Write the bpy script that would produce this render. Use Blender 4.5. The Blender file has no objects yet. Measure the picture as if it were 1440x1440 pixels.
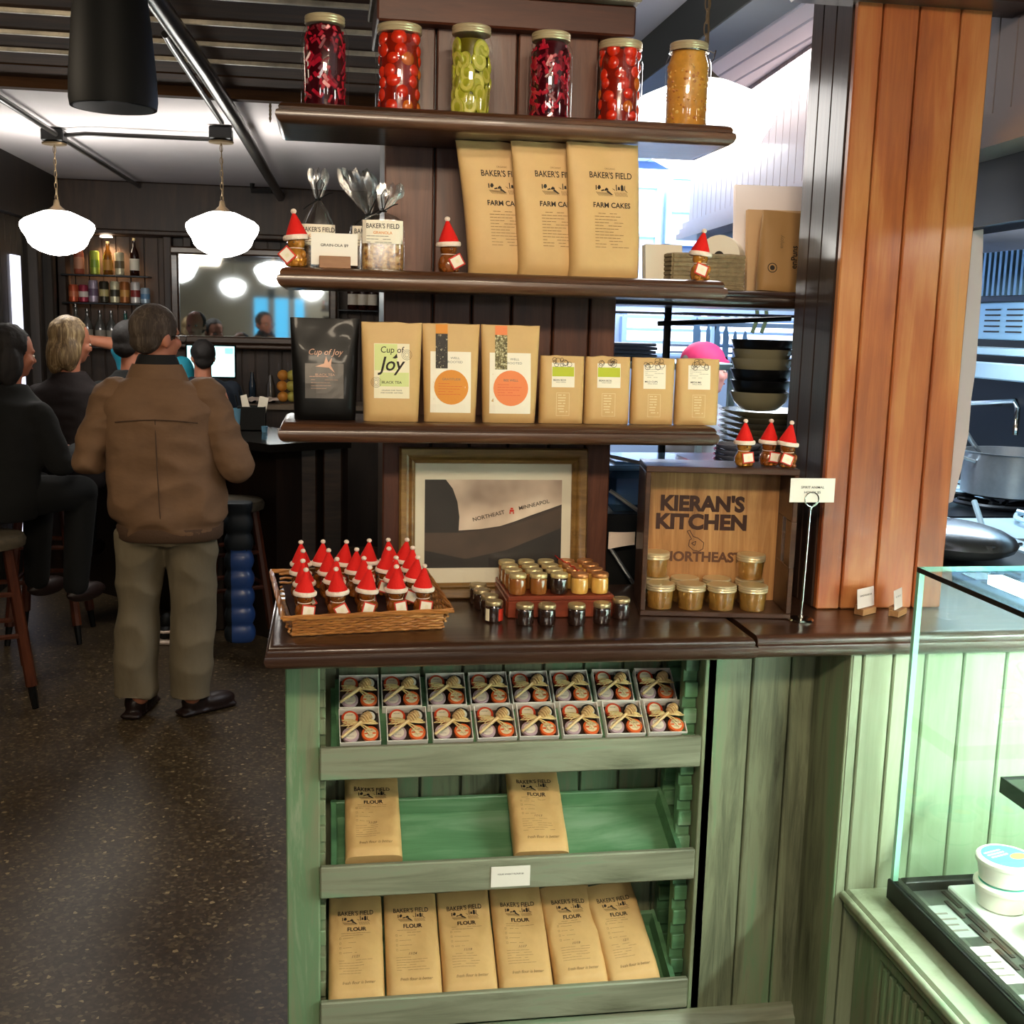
import bpy, math, random
import numpy as np
from mathutils import Vector, Matrix, Euler, noise
random.seed(7)
C = bpy.context.scene.collection
S = bpy.context.scene
R = math.radians
PI = math.pi
# ------------------------------------------------------------------ camera
F_PX = 1610.27
_p, _r, _w = 0.16535, 0.025794, 0.16065
fw = Vector((math.sin(_w)*math.cos(_p), math.cos(_w)*math.cos(_p), -math.sin(_p)))
rt0 = Vector((math.cos(_w), -math.sin(_w), 0)); up0 = rt0.cross(fw)
rt = math.cos(_r)*rt0 + math.sin(_r)*up0
up = -math.sin(_r)*rt0 + math.cos(_r)*up0
EYE = Vector((0, 0, 1.70))
cd = bpy.data.cameras.new('camera'); cam = bpy.data.objects.new('camera', cd); C.objects.link(cam)
cd.sensor_width = 36; cd.lens = F_PX/1440*36; cd.clip_start = .05; cd.clip_end = 100
cam.matrix_world = Matrix(((rt.x, up.x, -fw.x, EYE.x), (rt.y, up.y, -fw.y, EYE.y), (rt.z, up.z, -fw.z, EYE.z), (0, 0, 0, 1)))
S.camera = cam
def ray(x, y): return rt*((x-720)/F_PX) - up*((y-720)/F_PX) + fw
def atY(x, y, Y): d = ray(x, y); return EYE + d*(Y/d.y)
def atZ(x, y, Z): d = ray(x, y); return EYE + d*((Z-EYE.z)/d.z)
def atX(x, y, X): d = ray(x, y); return EYE + d*(X/d.x)
# ------------------------------------------------------------------ world, exposure, lights
S.view_settings.view_transform = 'Standard'; S.view_settings.look = 'None'
S.view_settings.gamma = 1; S.view_settings.exposure = 0.75; S.view_settings.use_curve_mapping = False
wd = bpy.data.worlds.new('world'); S.world = wd; wd.use_nodes = True
wd.node_tree.nodes['Background'].inputs[0].default_value = (.85, .8, .75, 1)
wd.node_tree.nodes['Background'].inputs[1].default_value = .035
def area(name, loc, target, size, energy, col, sy=None):
    l = bpy.data.lights.new(name, 'AREA'); l.energy = energy; l.color = col; l.size = size
    if sy: l.shape = 'RECTANGLE'; l.size_y = sy
    o = bpy.data.objects.new(name, l); C.objects.link(o); o.location = loc
    o.rotation_euler = (Vector(target)-Vector(loc)).to_track_quat('-Z', 'Y').to_euler()
    return o
def spot(name, loc, target, energy, col, ang=70, blend=.6, rad=.05):
    l = bpy.data.lights.new(name, 'SPOT'); l.energy = energy; l.color = col; l.spot_size = R(ang); l.spot_blend = blend; l.shadow_soft_size = rad
    o = bpy.data.objects.new(name, l); C.objects.link(o); o.location = loc
    o.rotation_euler = (Vector(target)-Vector(loc)).to_track_quat('-Z', 'Y').to_euler()
    return o
area('room_light_front', (0.0, -.3, 2.9), (.35, 2.4, 1.2), .8, 135, (1, .82, .60))
area('room_light_right', (1.9, .1, 2.9), (1.0, 2.4, 1.2), .6, 80, (1, .78, .55))
spot('track_light', (.55, .7, 2.75), (.40, 2.35, 1.0), 150, (1, .84, .62), 80, .7, .06)
spot('column_light', (1.75, .9, 2.7), (1.25, 2.39, 1.5), 170, (1, .70, .44), 50, .8, .10)
area('kitchen_light', (2.2, 4.2, 2.58), (2.1, 4.2, 0), 1.6, 95, (1, .97, .98))
area('kitchen_light_back', (1.6, 6.2, 2.58), (1.6, 6.2, 0), 1.2, 70, (.88, .92, 1))
area('case_light', (1.62, 1.35, 1.19), (1.62, 1.35, .5), .06, 26, (.97, 1, .96), 1.3)
area('hood_fill', (2.45, 4.0, 1.93), (2.55, 4.0, 0), .3, 24, (.80, .92, 1), 1.8)  # unseen fill added under the hood to brighten the range
area('bar_room_light', (-1.6, 3.2, 2.55), (-.9, 4.8, .6), .8, 14, (1, .83, .62))
spot('bar_niche_light', (-1.60, 8.95, 2.21), (-1.60, 9.02, 1.6), 12, (1, .70, .40), 120, .7, .03)
# ------------------------------------------------------------------ tagging
def tag(o, label=None, cat=None, group=None, kind=None):
    if label: o['label'] = label
    if cat: o['category'] = cat
    if group: o['group'] = group
    if kind: o['kind'] = kind
    return o
def empty(name, loc=(0, 0, 0), rot=(0, 0, 0), label=None, cat=None, group=None):
    o = bpy.data.objects.new(name, None); C.objects.link(o); o.location = loc; o.rotation_euler = rot; o.empty_display_size = .05
    return tag(o, label, cat, group)
KIDS = {}
def copy_tree(o, parent=None):
    c = o.copy(); C.objects.link(c)
    if parent: c.parent = parent; KIDS.setdefault(parent.name, []).append(c)
    for ch in list(KIDS.get(o.name, [])): copy_tree(ch, c)
    return c
# ------------------------------------------------------------------ colours and materials
def sc(h):
    h = h.lstrip('#'); v = [int(h[i:i+2], 16)/255 for i in (0, 2, 4)]
    return tuple(x/12.92 if x <= .04045 else ((x+.055)/1.055)**2.4 for x in v)
MATS = {}
def _new(name):
    m = bpy.data.materials.new(name); m.use_nodes = True; nt = m.node_tree
    b = nt.nodes['Principled BSDF']; MATS[name] = m
    return m, nt, b
def plain(name, col, rough=.6, metal=0, trans=0, ior=1.45, coat=0, emis=0, noise_amt=0, noise_scale=8, bump=0, bump_scale=60, sss=0, stretch=(1, 1, 1), spec=.5):
    m, nt, b = _new(name); col = sc(col) if isinstance(col, str) else col
    b.inputs['Base Color'].default_value = (*col, 1); b.inputs['Roughness'].default_value = rough; b.inputs['Metallic'].default_value = metal
    b.inputs['Transmission Weight'].default_value = trans; b.inputs['IOR'].default_value = ior; b.inputs['Coat Weight'].default_value = coat
    b.inputs['Coat Roughness'].default_value = .08; b.inputs['Specular IOR Level'].default_value = spec
    if sss: b.inputs['Subsurface Weight'].default_value = sss; b.inputs['Subsurface Radius'].default_value = (.02, .01, .005)
    if emis: b.inputs['Emission Color'].default_value = (*col, 1); b.inputs['Emission Strength'].default_value = emis
    N = nt.nodes.new; L = nt.links.new
    if noise_amt or bump:
        tc = N('ShaderNodeTexCoord'); mp = N('ShaderNodeMapping'); mp.inputs['Scale'].default_value = stretch; L(tc.outputs['Object'], mp.inputs[0])
    if noise_amt:
        n = N('ShaderNodeTexNoise'); n.inputs['Scale'].default_value = noise_scale; n.inputs['Detail'].default_value = 6; n.inputs['Roughness'].default_value = .65; L(mp.outputs[0], n.inputs['Vector'])
        r = N('ShaderNodeValToRGB'); L(n.outputs['Fac'], r.inputs[0])
        r.color_ramp.elements[0].position = .3; r.color_ramp.elements[1].position = .7
        r.color_ramp.elements[0].color = (*[c*(1-noise_amt) for c in col], 1); r.color_ramp.elements[1].color = (*[min(1, c*(1+noise_amt)) for c in col], 1)
        L(r.outputs[0], b.inputs['Base Color'])
    if bump:
        n = N('ShaderNodeTexNoise'); n.inputs['Scale'].default_value = bump_scale; n.inputs['Detail'].default_value = 4; L(mp.outputs[0], n.inputs['Vector'])
        bp = N('ShaderNodeBump'); bp.inputs['Strength'].default_value = bump; bp.inputs['Distance'].default_value = .004; L(n.outputs['Fac'], bp.inputs['Height']); L(bp.outputs[0], b.inputs['Normal'])
    return m
def wood(name, cols, rough=.35, axis='z', grain=26, stretch=14, blotch=2.2, bump=.25, coat=0, contrast=.5, fleck=None, spec=.5):
    """streaky timber: grain noise stretched along the axis over large soft stains"""
    m, nt, b = _new(name); N = nt.nodes.new; L = nt.links.new
    tc = N('ShaderNodeTexCoord'); mp = N('ShaderNodeMapping'); s = [grain]*3; s['xyz'.index(axis)] = grain/stretch; mp.inputs['Scale'].default_value = s
    L(tc.outputs['Object'], mp.inputs[0])
    n = N('ShaderNodeTexNoise'); n.inputs['Scale'].default_value = 1; n.inputs['Detail'].default_value = 8; n.inputs['Roughness'].default_value = .7; n.inputs['Distortion'].default_value = .6; L(mp.outputs[0], n.inputs['Vector'])
    mp2 = N('ShaderNodeMapping'); s2 = [blotch*2]*3; s2['xyz'.index(axis)] = blotch*.55; mp2.inputs['Scale'].default_value = s2; L(tc.outputs['Object'], mp2.inputs[0])
    n2 = N('ShaderNodeTexNoise'); n2.inputs['Scale'].default_value = 1; n2.inputs['Detail'].default_value = 4; n2.inputs['Distortion'].default_value = .4; L(mp2.outputs[0], n2.inputs['Vector'])
    mx = N('ShaderNodeMix'); mx.data_type = 'FLOAT'; mx.inputs[0].default_value = contrast; L(n.outputs['Fac'], mx.inputs[2]); L(n2.outputs['Fac'], mx.inputs[3])
    r = N('ShaderNodeValToRGB'); L(mx.outputs[0], r.inputs[0]); cr = r.color_ramp
    k = len(cols)
    cr.elements[0].position = .33; cr.elements[0].color = (*sc(cols[0]), 1); cr.elements[1].position = .67; cr.elements[1].color = (*sc(cols[-1]), 1)
    for i in range(1, k-1):
        e = cr.elements.new(.33+.34*i/(k-1)); e.color = (*sc(cols[i]), 1)
    L(r.outputs[0], b.inputs['Base Color']); b.inputs['Roughness'].default_value = rough; b.inputs['Coat Weight'].default_value = coat; b.inputs['Coat Roughness'].default_value = .15
    b.inputs['Specular IOR Level'].default_value = spec
    bp = N('ShaderNodeBump'); bp.inputs['Strength'].default_value = bump; bp.inputs['Distance'].default_value = .002; L(n.outputs['Fac'], bp.inputs['Height']); L(bp.outputs[0], b.inputs['Normal'])
    return m
def thin_glass(name, tint=(1, 1, 1), rough=.03, refl=1.0, ior=1.5, base=0):
    m, nt, b = _new(name); nt.nodes.remove(b); N = nt.nodes.new; L = nt.links.new
    out = nt.nodes['Material Output']; t = N('ShaderNodeBsdfTransparent'); t.inputs[0].default_value = (*tint, 1)
    g = N('ShaderNodeBsdfGlossy'); g.inputs['Roughness'].default_value = rough; g.inputs[0].default_value = (refl, refl, refl, 1)
    f = N('ShaderNodeFresnel'); f.inputs[0].default_value = ior; mx = N('ShaderNodeMixShader')
    gm = N('ShaderNodeNewGeometry'); mu = N('ShaderNodeMath'); mu.operation = 'MULTIPLY'; iv = N('ShaderNodeMath'); iv.operation = 'SUBTRACT'; iv.inputs[0].default_value = 1; L(gm.outputs['Backfacing'], iv.inputs[1]); L(f.outputs[0], mu.inputs[0]); L(iv.outputs[0], mu.inputs[1])
    ad = N('ShaderNodeMath'); ad.operation = 'ADD'; ad.use_clamp = True; ad.inputs[1].default_value = base; L(mu.outputs[0], ad.inputs[0])
    L(ad.outputs[0], mx.inputs[0]); L(t.outputs[0], mx.inputs[1]); L(g.outputs[0], mx.inputs[2]); L(mx.outputs[0], out.inputs[0])
    return m
def terrazzo(name):
    m, nt, b = _new(name); N = nt.nodes.new; L = nt.links.new
    tc = N('ShaderNodeTexCoord'); v = N('ShaderNodeTexVoronoi'); v.inputs['Scale'].default_value = 95; L(tc.outputs['Object'], v.inputs['Vector'])
    sp = N('ShaderNodeSeparateColor'); L(v.outputs['Color'], sp.inputs[0])
    r = N('ShaderNodeValToRGB'); cr = r.color_ramp; cr.interpolation = 'CONSTANT'; L(sp.outputs[0], r.inputs[0])
    cr.elements[0].position = 0; cr.elements[0].color = (*sc('#3a2f20'), 1); cr.elements[1].position = .35; cr.elements[1].color = (*sc('#4b3e2d'), 1)
    for p, c in ((.6, '#413525'), (.8, '#5b4e39'), (.94, '#6f6149'), (.988, '#9c8b6a')):
        e = cr.elements.new(p); e.color = (*sc(c), 1)
    n = N('ShaderNodeTexNoise'); n.inputs['Scale'].default_value = 1.1; n.inputs['Detail'].default_value = 5; L(tc.outputs['Object'], n.inputs['Vector'])
    r2 = N('ShaderNodeValToRGB'); L(n.outputs['Fac'], r2.inputs[0]); r2.color_ramp.elements[0].position = .35; r2.color_ramp.elements[0].color = (.62, .58, .5, 1); r2.color_ramp.elements[1].position = .65; r2.color_ramp.elements[1].color = (1.0, .95, .84, 1)
    mx = N('ShaderNodeMix'); mx.data_type = 'RGBA'; mx.blend_type = 'MULTIPLY'; mx.inputs[0].default_value = 1; L(r.outputs[0], mx.inputs[6]); L(r2.outputs[0], mx.inputs[7])
    L(mx.outputs[2], b.inputs['Base Color']); b.inputs['Roughness'].default_value = .42
    return m
def blotch_mix(name, cols, scale=40, rough=.4, coat=0, trans=0, detail=3, pos=None, emis=0):
    m, nt, b = _new(name); N = nt.nodes.new; L = nt.links.new
    tc = N('ShaderNodeTexCoord'); n = N('ShaderNodeTexNoise'); n.inputs['Scale'].default_value = scale; n.inputs['Detail'].default_value = detail; L(tc.outputs['Object'], n.inputs['Vector'])
    r = N('ShaderNodeValToRGB'); L(n.outputs['Fac'], r.inputs[0]); cr = r.color_ramp; k = len(cols)
    pos = pos or [.32+.36*i/(k-1) for i in range(k)]
    cr.elements[0].position = pos[0]; cr.elements[0].color = (*sc(cols[0]), 1); cr.elements[1].position = pos[-1]; cr.elements[1].color = (*sc(cols[-1]), 1)
    for i in range(1, k-1):
        e = cr.elements.new(pos[i]); e.color = (*sc(cols[i]), 1)
    L(r.outputs[0], b.inputs['Base Color']); b.inputs['Roughness'].default_value = rough; b.inputs['Coat Weight'].default_value = coat; b.inputs['Transmission Weight'].default_value = trans
    return m
shelf_wood = wood('dark_shelf_wood', ['#2a180d', '#4c2f1c', '#70492c'], .36, 'x', 60, 22, 1.5, .5, .35)
counter_wood = wood('counter_wood', ['#21130c', '#3b2418', '#563522'], .30, 'x', 40, 20, 1.6, .3, .4)
post_wood = wood('post_wood', ['#33180d', '#5a311e', '#7e4e36'], .45, 'z', 34, 14, 2.0, .5, .1)
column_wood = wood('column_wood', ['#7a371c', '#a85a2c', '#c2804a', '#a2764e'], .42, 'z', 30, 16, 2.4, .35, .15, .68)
column_wood_shaded = wood('column_wood_shaded', ['#231713', '#35251e', '#4a352b'], .36, 'z', 30, 16, 2.0, .3, .2)  # same timber as the column front, with the side face's shade in its colour
green_wood = wood('green_painted_wood', ['#3a3d2d', '#656b53', '#838a6c', '#6d8f69', '#9da48a'], .5, 'z', 30, 14, 2.6, .3, .05, .5)
green_wood_x = wood('green_painted_board', ['#4b4e3c', '#747761', '#8c9079', '#7c9577', '#9da28c'], .5, 'x', 26, 12, 2.6, .3, .05, .5)
tray_green = wood('tray_green_paint', ['#2c4630', '#456c4a', '#5f8d63', '#86a886'], .42, 'x', 18, 8, 3.5, .2, .1, .6)
sage_wood = wood('sage_painted_wood', ['#6f7a5e', '#8b977a', '#9aa68b', '#8ba885'], .42, 'z', 22, 14, 2.2, .15, .15, .6)
bar_wood = wood('bar_dark_wood', ['#130c08', '#20150f', '#33231a'], .4, 'z', 24, 12, 2, .3, .1)
trim_wood = wood('mirror_trim_wood', ['#24160f', '#3d2a1e', '#5a4232'], .35, 'x', 24, 12, 2, .3, .3)
beam_wood = wood('ceiling_plank_wood', ['#241407', '#44290f', '#5c3a1c'], .95, 'x', 20, 14, 2, .4)
crate_wood = wood('crate_oak', ['#6b4425', '#a5723f', '#cb9b62'], .45, 'z', 40, 18, 3, .3, .1, .4)
crate_wood_dark = wood('crate_walnut', ['#2b1910', '#452b1c', '#5e3d29'], .4, 'x', 40, 18, 3, .3, .2, .4)
riser_wood = wood('riser_cherry', ['#5e2412', '#87391e', '#9c4c2b'], .4, 'x', 30, 14, 3, .15, .2)
holder_wood = wood('holder_oak', ['#7c5230', '#9a6c44', '#b0855c'], .5, 'x', 60, 14, 3, .15)
stick_wood = wood('dipper_wood', ['#c19a62', '#dcbb86', '#ead3a4'], .5, 'x', 60, 14, 3, .1)
stool_wood = wood('stool_wood', ['#2b130a', '#4b2313', '#6a3820'], .4, 'z', 30, 12, 2, .2, .2)
gold_frame = wood('gilded_frame', ['#4a3418', '#7d5c2c', '#a17c42'], .4, 'x', 50, 10, 4, .4, .3)
kraft = plain('kraft_paper', '#cfa76c', .62, noise_amt=.07, noise_scale=14, bump=.55, bump_scale=24)
kraft_bright = plain('kraft_pouch', '#cba56c', .55, noise_amt=.05, noise_scale=14, bump=.3, bump_scale=18)
ink = plain('black_ink', '#231a12', .7)
ink_soft = plain('soft_brown_ink', '#7f6540', .7)
ink_grey = plain('grey_ink', '#6f6a60', .7)
pale_ink = plain('pale_ink', '#e3cfa0', .7)
white_paper = plain('white_paper', '#efe6d2', .6)
cream_paper = plain('cream_paper', '#e9dfc0', .6)
red_paper = plain('red_paper', '#c8321c', .55)
lime_paper = plain('lime_paper', '#b5bd2a', .6)
palegreen_paper = plain('pale_green_paper', '#cfd68e', .6)
orange_paper = plain('orange_paper', '#d98a2a', .6)
coral_paper = plain('coral_paper', '#e8824a', .6)
tea_leaf = blotch_mix('dark_tea_leaves', ['#120e0a', '#2a221a', '#cbbf9c'], 260, .6, pos=[.3, .62, .72])
tea_leaf_pale = blotch_mix('pale_tea_leaves', ['#2a2413', '#7b6f40', '#d8cfa4'], 240, .6)
foil = plain('black_foil', '#0a0908', .46, coat=.05, spec=.25)
foil_label = plain('silver_label', '#47423d', .4, metal=.2)
copper_ink = plain('copper_ink', '#9c7660', .4, metal=.2)
lid_metal = plain('zinc_lid', '#decba2', .30, metal=.5)
gold_lid = plain('gold_lid', '#d9c48e', .32, metal=.5)
steel = plain('steel', '#aab2b8', .3, metal=.9, noise_amt=.08)
steel_blue = plain('cool_steel', '#b4d2e2', .4, metal=.3, noise_amt=.06)
dark_steel = plain('dark_steel', '#23262a', .32, metal=.6)
chrome = plain('chrome', '#d8d4cc', .12, metal=1)
honey = plain('honey', (.60, .26, .035), .10, trans=.45, coat=.8, sss=.0)
honey_deep = plain('deep_honey', (.36, .10, .012), .10, trans=.45, coat=.8)
honey_pale = plain('creamed_honey', (.80, .44, .09), .15, trans=.1, coat=.9)
honey_brown = plain('brown_honey', (.42, .15, .03), .10, trans=.35, coat=.9)
honey_black = plain('dark_preserve', (.022, .010, .007), .08, coat=1)
honey_soft = plain('pale_amber_honey', (.62, .33, .07), .10, trans=.6, coat=.9)
glass = thin_glass('clear_glass')
glass_green = thin_glass('case_glass', (.95, .995, .97), .02, 1)
cello = thin_glass('cellophane', (.90, .90, .90), .22, 1, 1.6, .16)
red_felt = plain('red_felt', '#d8150c', .85, bump=.3, bump_scale=240)
white_felt = plain('white_felt', '#f0dccb', .9, bump=.5, bump_scale=260)
wicker = wood('wicker', ['#6e3c17', '#b07235', '#dcab66'], .45, 'x', 90, 4, 12, .5, .2)
raffia = plain('raffia', '#dcc083', .6, noise_amt=.15, noise_scale=40)
white_card = plain('white_card', '#eee8dd', .55)
plaster = plain('white_plaster', '#ded6d6', .8, noise_amt=.04, noise_scale=2, bump=.1, bump_scale=12)
black_metal = plain('black_metal', '#0d0e0e', .45, metal=.3)
black_plastic = plain('black_plastic', '#080908', .6, spec=.3)
dark_green_paint = plain('dark_green_beam_paint', '#141a15', .6)
grey_paint = plain('grey_beam_paint', '#4e5358', .6, noise_amt=.06)
pipe_steel = plain('painted_pipe', '#33312f', .3, metal=.5)
lamp_glass = plain('opal_lamp_glass', (1, .97, .90), .3, emis=15)
lamp_glass_kitchen = plain('opal_lamp_glass_near', (1, .96, .92), .3, emis=3.5)
brass = plain('aged_brass', '#857257', .35, metal=.8)
kitchen_panel = plain('kitchen_beadboard', '#8f7f7c', .45, noise_amt=.06, noise_scale=3, coat=.2)
white_panel = plain('white_beadboard', '#cfcdd4', .6)
window_blue = plain('blue_window_light', (.25, .50, .95), .5, emis=.9)
window_white = plain('white_window_light', (.85, .93, 1), .5, emis=1.3)
window_cyan = plain('cyan_window_light', (.10, .50, .80), .5, emis=.8)
screen_mat = plain('till_screen_light', (.45, .92, .95), .4, emis=1.6)
mirror_mat = plain('mirror_silver', '#c9d0d4', .035, metal=1)
skin = plain('skin', '#c07c5e', .5, sss=.15, noise_amt=.06, noise_scale=12)
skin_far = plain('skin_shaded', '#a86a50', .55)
# ------------------------------------------------------------------ mesh builder
FRONT = Matrix(((1, 0, 0, 0), (0, 0, -1, 0), (0, 1, 0, 0), (0, 0, 0, 1)))   # drawing plane xy -> standing plane xz facing -y
_tc = {}
def text_geo(s, off=0, shear=0):
    k = (s, off, shear)
    if k not in _tc:
        cu = bpy.data.curves.new('t', 'FONT'); cu.body = s; cu.size = 1; cu.offset = off; cu.shear = shear; cu.align_x = 'CENTER'; cu.align_y = 'CENTER'; cu.resolution_u = 3
        o = bpy.data.objects.new('t', cu); C.objects.link(o); me = bpy.data.meshes.new_from_object(o.evaluated_get(bpy.context.evaluated_depsgraph_get()))
        vs = [tuple(v.co) for v in me.vertices]; fs = [tuple(p.vertices) for p in me.polygons]
        bpy.data.objects.remove(o); bpy.data.curves.remove(cu); bpy.data.meshes.remove(me); _tc[k] = (vs, fs)
    return _tc[k]
def T(x=0, y=0, z=0): return Matrix.Translation((x, y, z))
def RX(a): return Matrix.Rotation(a, 4, 'X')
def RY(a): return Matrix.Rotation(a, 4, 'Y')
def RZ(a): return Matrix.Rotation(a, 4, 'Z')
def SC(x, y, z): return Matrix.Diagonal((x, y, z, 1))
class MB:
    def __init__(s, M=None): s.v = []; s.f = []; s.m = []; s.M = M
    def add(s, vs, fs, mi=0, M=None, fn=None):
        n = len(s.v)
        for p in vs:
            p = Vector(p)
            if M: p = M @ p
            if fn: p = fn(p)
            if s.M: p = s.M @ p
            s.v.append(tuple(p))
        for q in fs: s.f.append(tuple(n+i for i in q)); s.m.append(mi)
        return s
    def box(s, c, d, mi=0, bev=0, M=None, fn=None):
        cx, cy, cz = c; hx, hy, hz = d[0]/2, d[1]/2, d[2]/2
        if bev <= 0:
            vs = [(cx+a*hx, cy+b*hy, cz+e*hz) for a in (-1, 1) for b in (-1, 1) for e in (-1, 1)]
            fs = [(0, 1, 3, 2), (4, 6, 7, 5), (0, 4, 5, 1), (2, 3, 7, 6), (0, 2, 6, 4), (1, 5, 7, 3)]
            return s.add(vs, fs, mi, M, fn)
        bev = min(bev, hx*.95, hy*.95, hz*.95); vs = []; idx = {}
        for a in (-1, 1):
            for b in (-1, 1):
                for e in (-1, 1):
                    for k in range(3):
                        p = [cx+a*(hx-(bev if k != 0 else 0)), cy+b*(hy-(bev if k != 1 else 0)), cz+e*(hz-(bev if k != 2 else 0))]
                        idx[a, b, e, k] = len(vs); vs.append(p)
        fs = []
        q4 = ((-1, -1), (1, -1), (1, 1), (-1, 1))
        for e in (-1, 1):
            o = q4 if e > 0 else q4[::-1]
            fs.append([idx[a, b, e, 2] for a, b in o])
            fs.append([idx[e, a, b, 0] for a, b in o])
            fs.append([idx[b, e, a, 1] for a, b in o])
        for a in (-1, 1):
            for b in (-1, 1):
                fs.append([idx[a, b, -1, 0], idx[a, b, 1, 0], idx[a, b, 1, 1], idx[a, b, -1, 1]][::a*b])
                fs.append([idx[a, -1, b, 2], idx[a, 1, b, 2], idx[a, 1, b, 0], idx[a, -1, b, 0]][::a*b])
                fs.append([idx[-1, a, b, 1], idx[1, a, b, 1], idx[1, a, b, 2], idx[-1, a, b, 2]][::a*b])
                for e in (-1, 1): fs.append([idx[a, b, e, 0], idx[a, b, e, 1], idx[a, b, e, 2]][::a*b*e])
        return s.add(vs, fs, mi, M, fn)
    def bx(s, x0, x1, y0, y1, z0, z1, mi=0, bev=0, M=None):
        return s.box(((x0+x1)/2, (y0+y1)/2, (z0+z1)/2), (abs(x1-x0), abs(y1-y0), abs(z1-z0)), mi, bev, M)
    def lathe(s, prof, seg=20, mi=0, M=None, fn=None, cap=True):
        vs = []; fs = []
        for r, z in prof:
            for i in range(seg): a = 2*PI*i/seg; vs.append((r*math.cos(a), r*math.sin(a), z))
        for k in range(len(prof)-1):
            for i in range(seg): j = (i+1) % seg; fs.append((k*seg+i, k*seg+j, (k+1)*seg+j, (k+1)*seg+i))
        if cap:
            fs.append(tuple(range(seg))[::-1]); fs.append(tuple((len(prof)-1)*seg+i for i in range(seg)))
        return s.add(vs, fs, mi, M, fn)
    def ell(s, c, r, seg=16, rings=10, mi=0, M=None, fn=None):
        pr = [(math.sin(PI*k/rings), -math.cos(PI*k/rings)) for k in range(rings+1)]; pr[0] = (.02, -1); pr[-1] = (.02, 1)
        A = T(*c) @ SC(*r)
        return s.lathe(pr, seg, mi, (M @ A) if M else A, fn)
    def tube(s, pts, rad, seg=8, mi=0, M=None, cap=True, flat=1):
        pts = [Vector(p) for p in pts]; n = len(pts)
        if not hasattr(rad, '__len__'): rad = [rad]*n
        vs = []; fs = []; prev = None
        for i, p in enumerate(pts):
            t = (pts[min(i+1, n-1)]-pts[max(i-1, 0)]).normalized()
            if prev is None: u = t.orthogonal().normalized()
            else: u = (prev-t*prev.dot(t)).normalized()
            prev = u; w = t.cross(u)
            for k in range(seg): a = 2*PI*k/seg; vs.append(p+(u*math.cos(a)+w*math.sin(a)*flat)*rad[i])
        for i in range(n-1):
            for k in range(seg): j = (k+1) % seg; fs.append((i*seg+k, i*seg+j, (i+1)*seg+j, (i+1)*seg+k))
        if cap: fs.append(tuple(range(seg))[::-1]); fs.append(tuple((n-1)*seg+k for k in range(seg)))
        return s.add(vs, fs, mi, M)
    def prism(s, poly, h0, h1, mi=0, M=None, fn=None):
        n = len(poly); vs = [(x, y, h0) for x, y in poly]+[(x, y, h1) for x, y in poly]
        fs = [tuple(range(n))[::-1], tuple(range(n, 2*n))]+[(i, (i+1) % n, n+(i+1) % n, n+i) for i in range(n)]
        return s.add(vs, fs, mi, M, fn)
    def grid(s, fn, nu, nv, mi=0, M=None, closed=False):
        vs = [fn(i/(nu-1) if not closed else i/nu, j/(nv-1)) for j in range(nv) for i in range(nu)]; fs = []
        for j in range(nv-1):
            for i in range(nu if closed else nu-1): k = (i+1) % nu; fs.append((j*nu+i, j*nu+k, (j+1)*nu+k, (j+1)*nu+i))
        return s.add(vs, fs, mi, M)
    def text(s, st, size, M, mi=0, xs=1, off=0, shear=0, fn=None, depth=0):
        vs, fs = text_geo(st, off, shear)
        return s.add([(x*size*xs, y*size, depth) for x, y, z in vs], fs, mi, M, fn)
    def build(s, name, mats, parent=None, loc=(0, 0, 0), rot=(0, 0, 0), ang=40, smooth=True):
        me = bpy.data.meshes.new(name); me.from_pydata(s.v, [], s.f); me.update()
        if not hasattr(mats, '__len__'): mats = [mats]
        for m in mats: me.materials.append(m)
        me.polygons.foreach_set('material_index', s.m)
        if smooth:
            me.polygons.foreach_set('use_smooth', [True]*len(s.f)); me.set_sharp_from_angle(angle=R(ang))
        o = bpy.data.objects.new(name, me); C.objects.link(o); o.location = loc; o.rotation_euler = rot
        if parent: o.parent = parent; KIDS.setdefault(parent.name, []).append(o)
        return o
def struct(mb, name, mats, label=None, **k):
    o = mb.build(name, mats, **k); o['kind'] = 'structure'
    if label: o['label'] = label
    return o
def organic(mb, name, mat, voxel=.012, smooth=4, parent=None, loc=(0, 0, 0), rot=(0, 0, 0), fold=0, fscale=(6, 6, 14), paint=None, ridge=False):
    """merge overlapping closed lumps into one continuous skin"""
    o = mb.build('tmp', mat, smooth=True)
    m = o.modifiers.new('r', 'REMESH'); m.mode = 'VOXEL'; m.voxel_size = voxel
    if smooth: m2 = o.modifiers.new('s', 'SMOOTH'); m2.factor = .5; m2.iterations = smooth
    me = bpy.data.meshes.new_from_object(o.evaluated_get(bpy.context.evaluated_depsgraph_get()))
    bpy.data.objects.remove(o)
    if fold:
        nor = [v.normal.copy() for v in me.vertices]
        for v, n in zip(me.vertices, nor):
            p = Vector((v.co.x*fscale[0], v.co.y*fscale[1], v.co.z*fscale[2]))
            q = noise.noise(p); v.co += n*fold*((.5-abs(q)*2.2+.5*noise.noise(p*.45+Vector((3, 1, 7)))) if ridge else (q+.4*noise.noise(p*2.3)))
    me.name = name; me.materials.clear()
    for mm in (mat if hasattr(mat, '__len__') else [mat]): me.materials.append(mm)
    if paint:
        for p in me.polygons: p.material_index = paint(p.center)
    me.polygons.foreach_set('use_smooth', [True]*len(me.polygons))
    o = bpy.data.objects.new(name, me); C.objects.link(o); o.location = loc; o.rotation_euler = rot
    if parent: o.parent = parent; KIDS.setdefault(parent.name, []).append(o)
    return o
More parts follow.
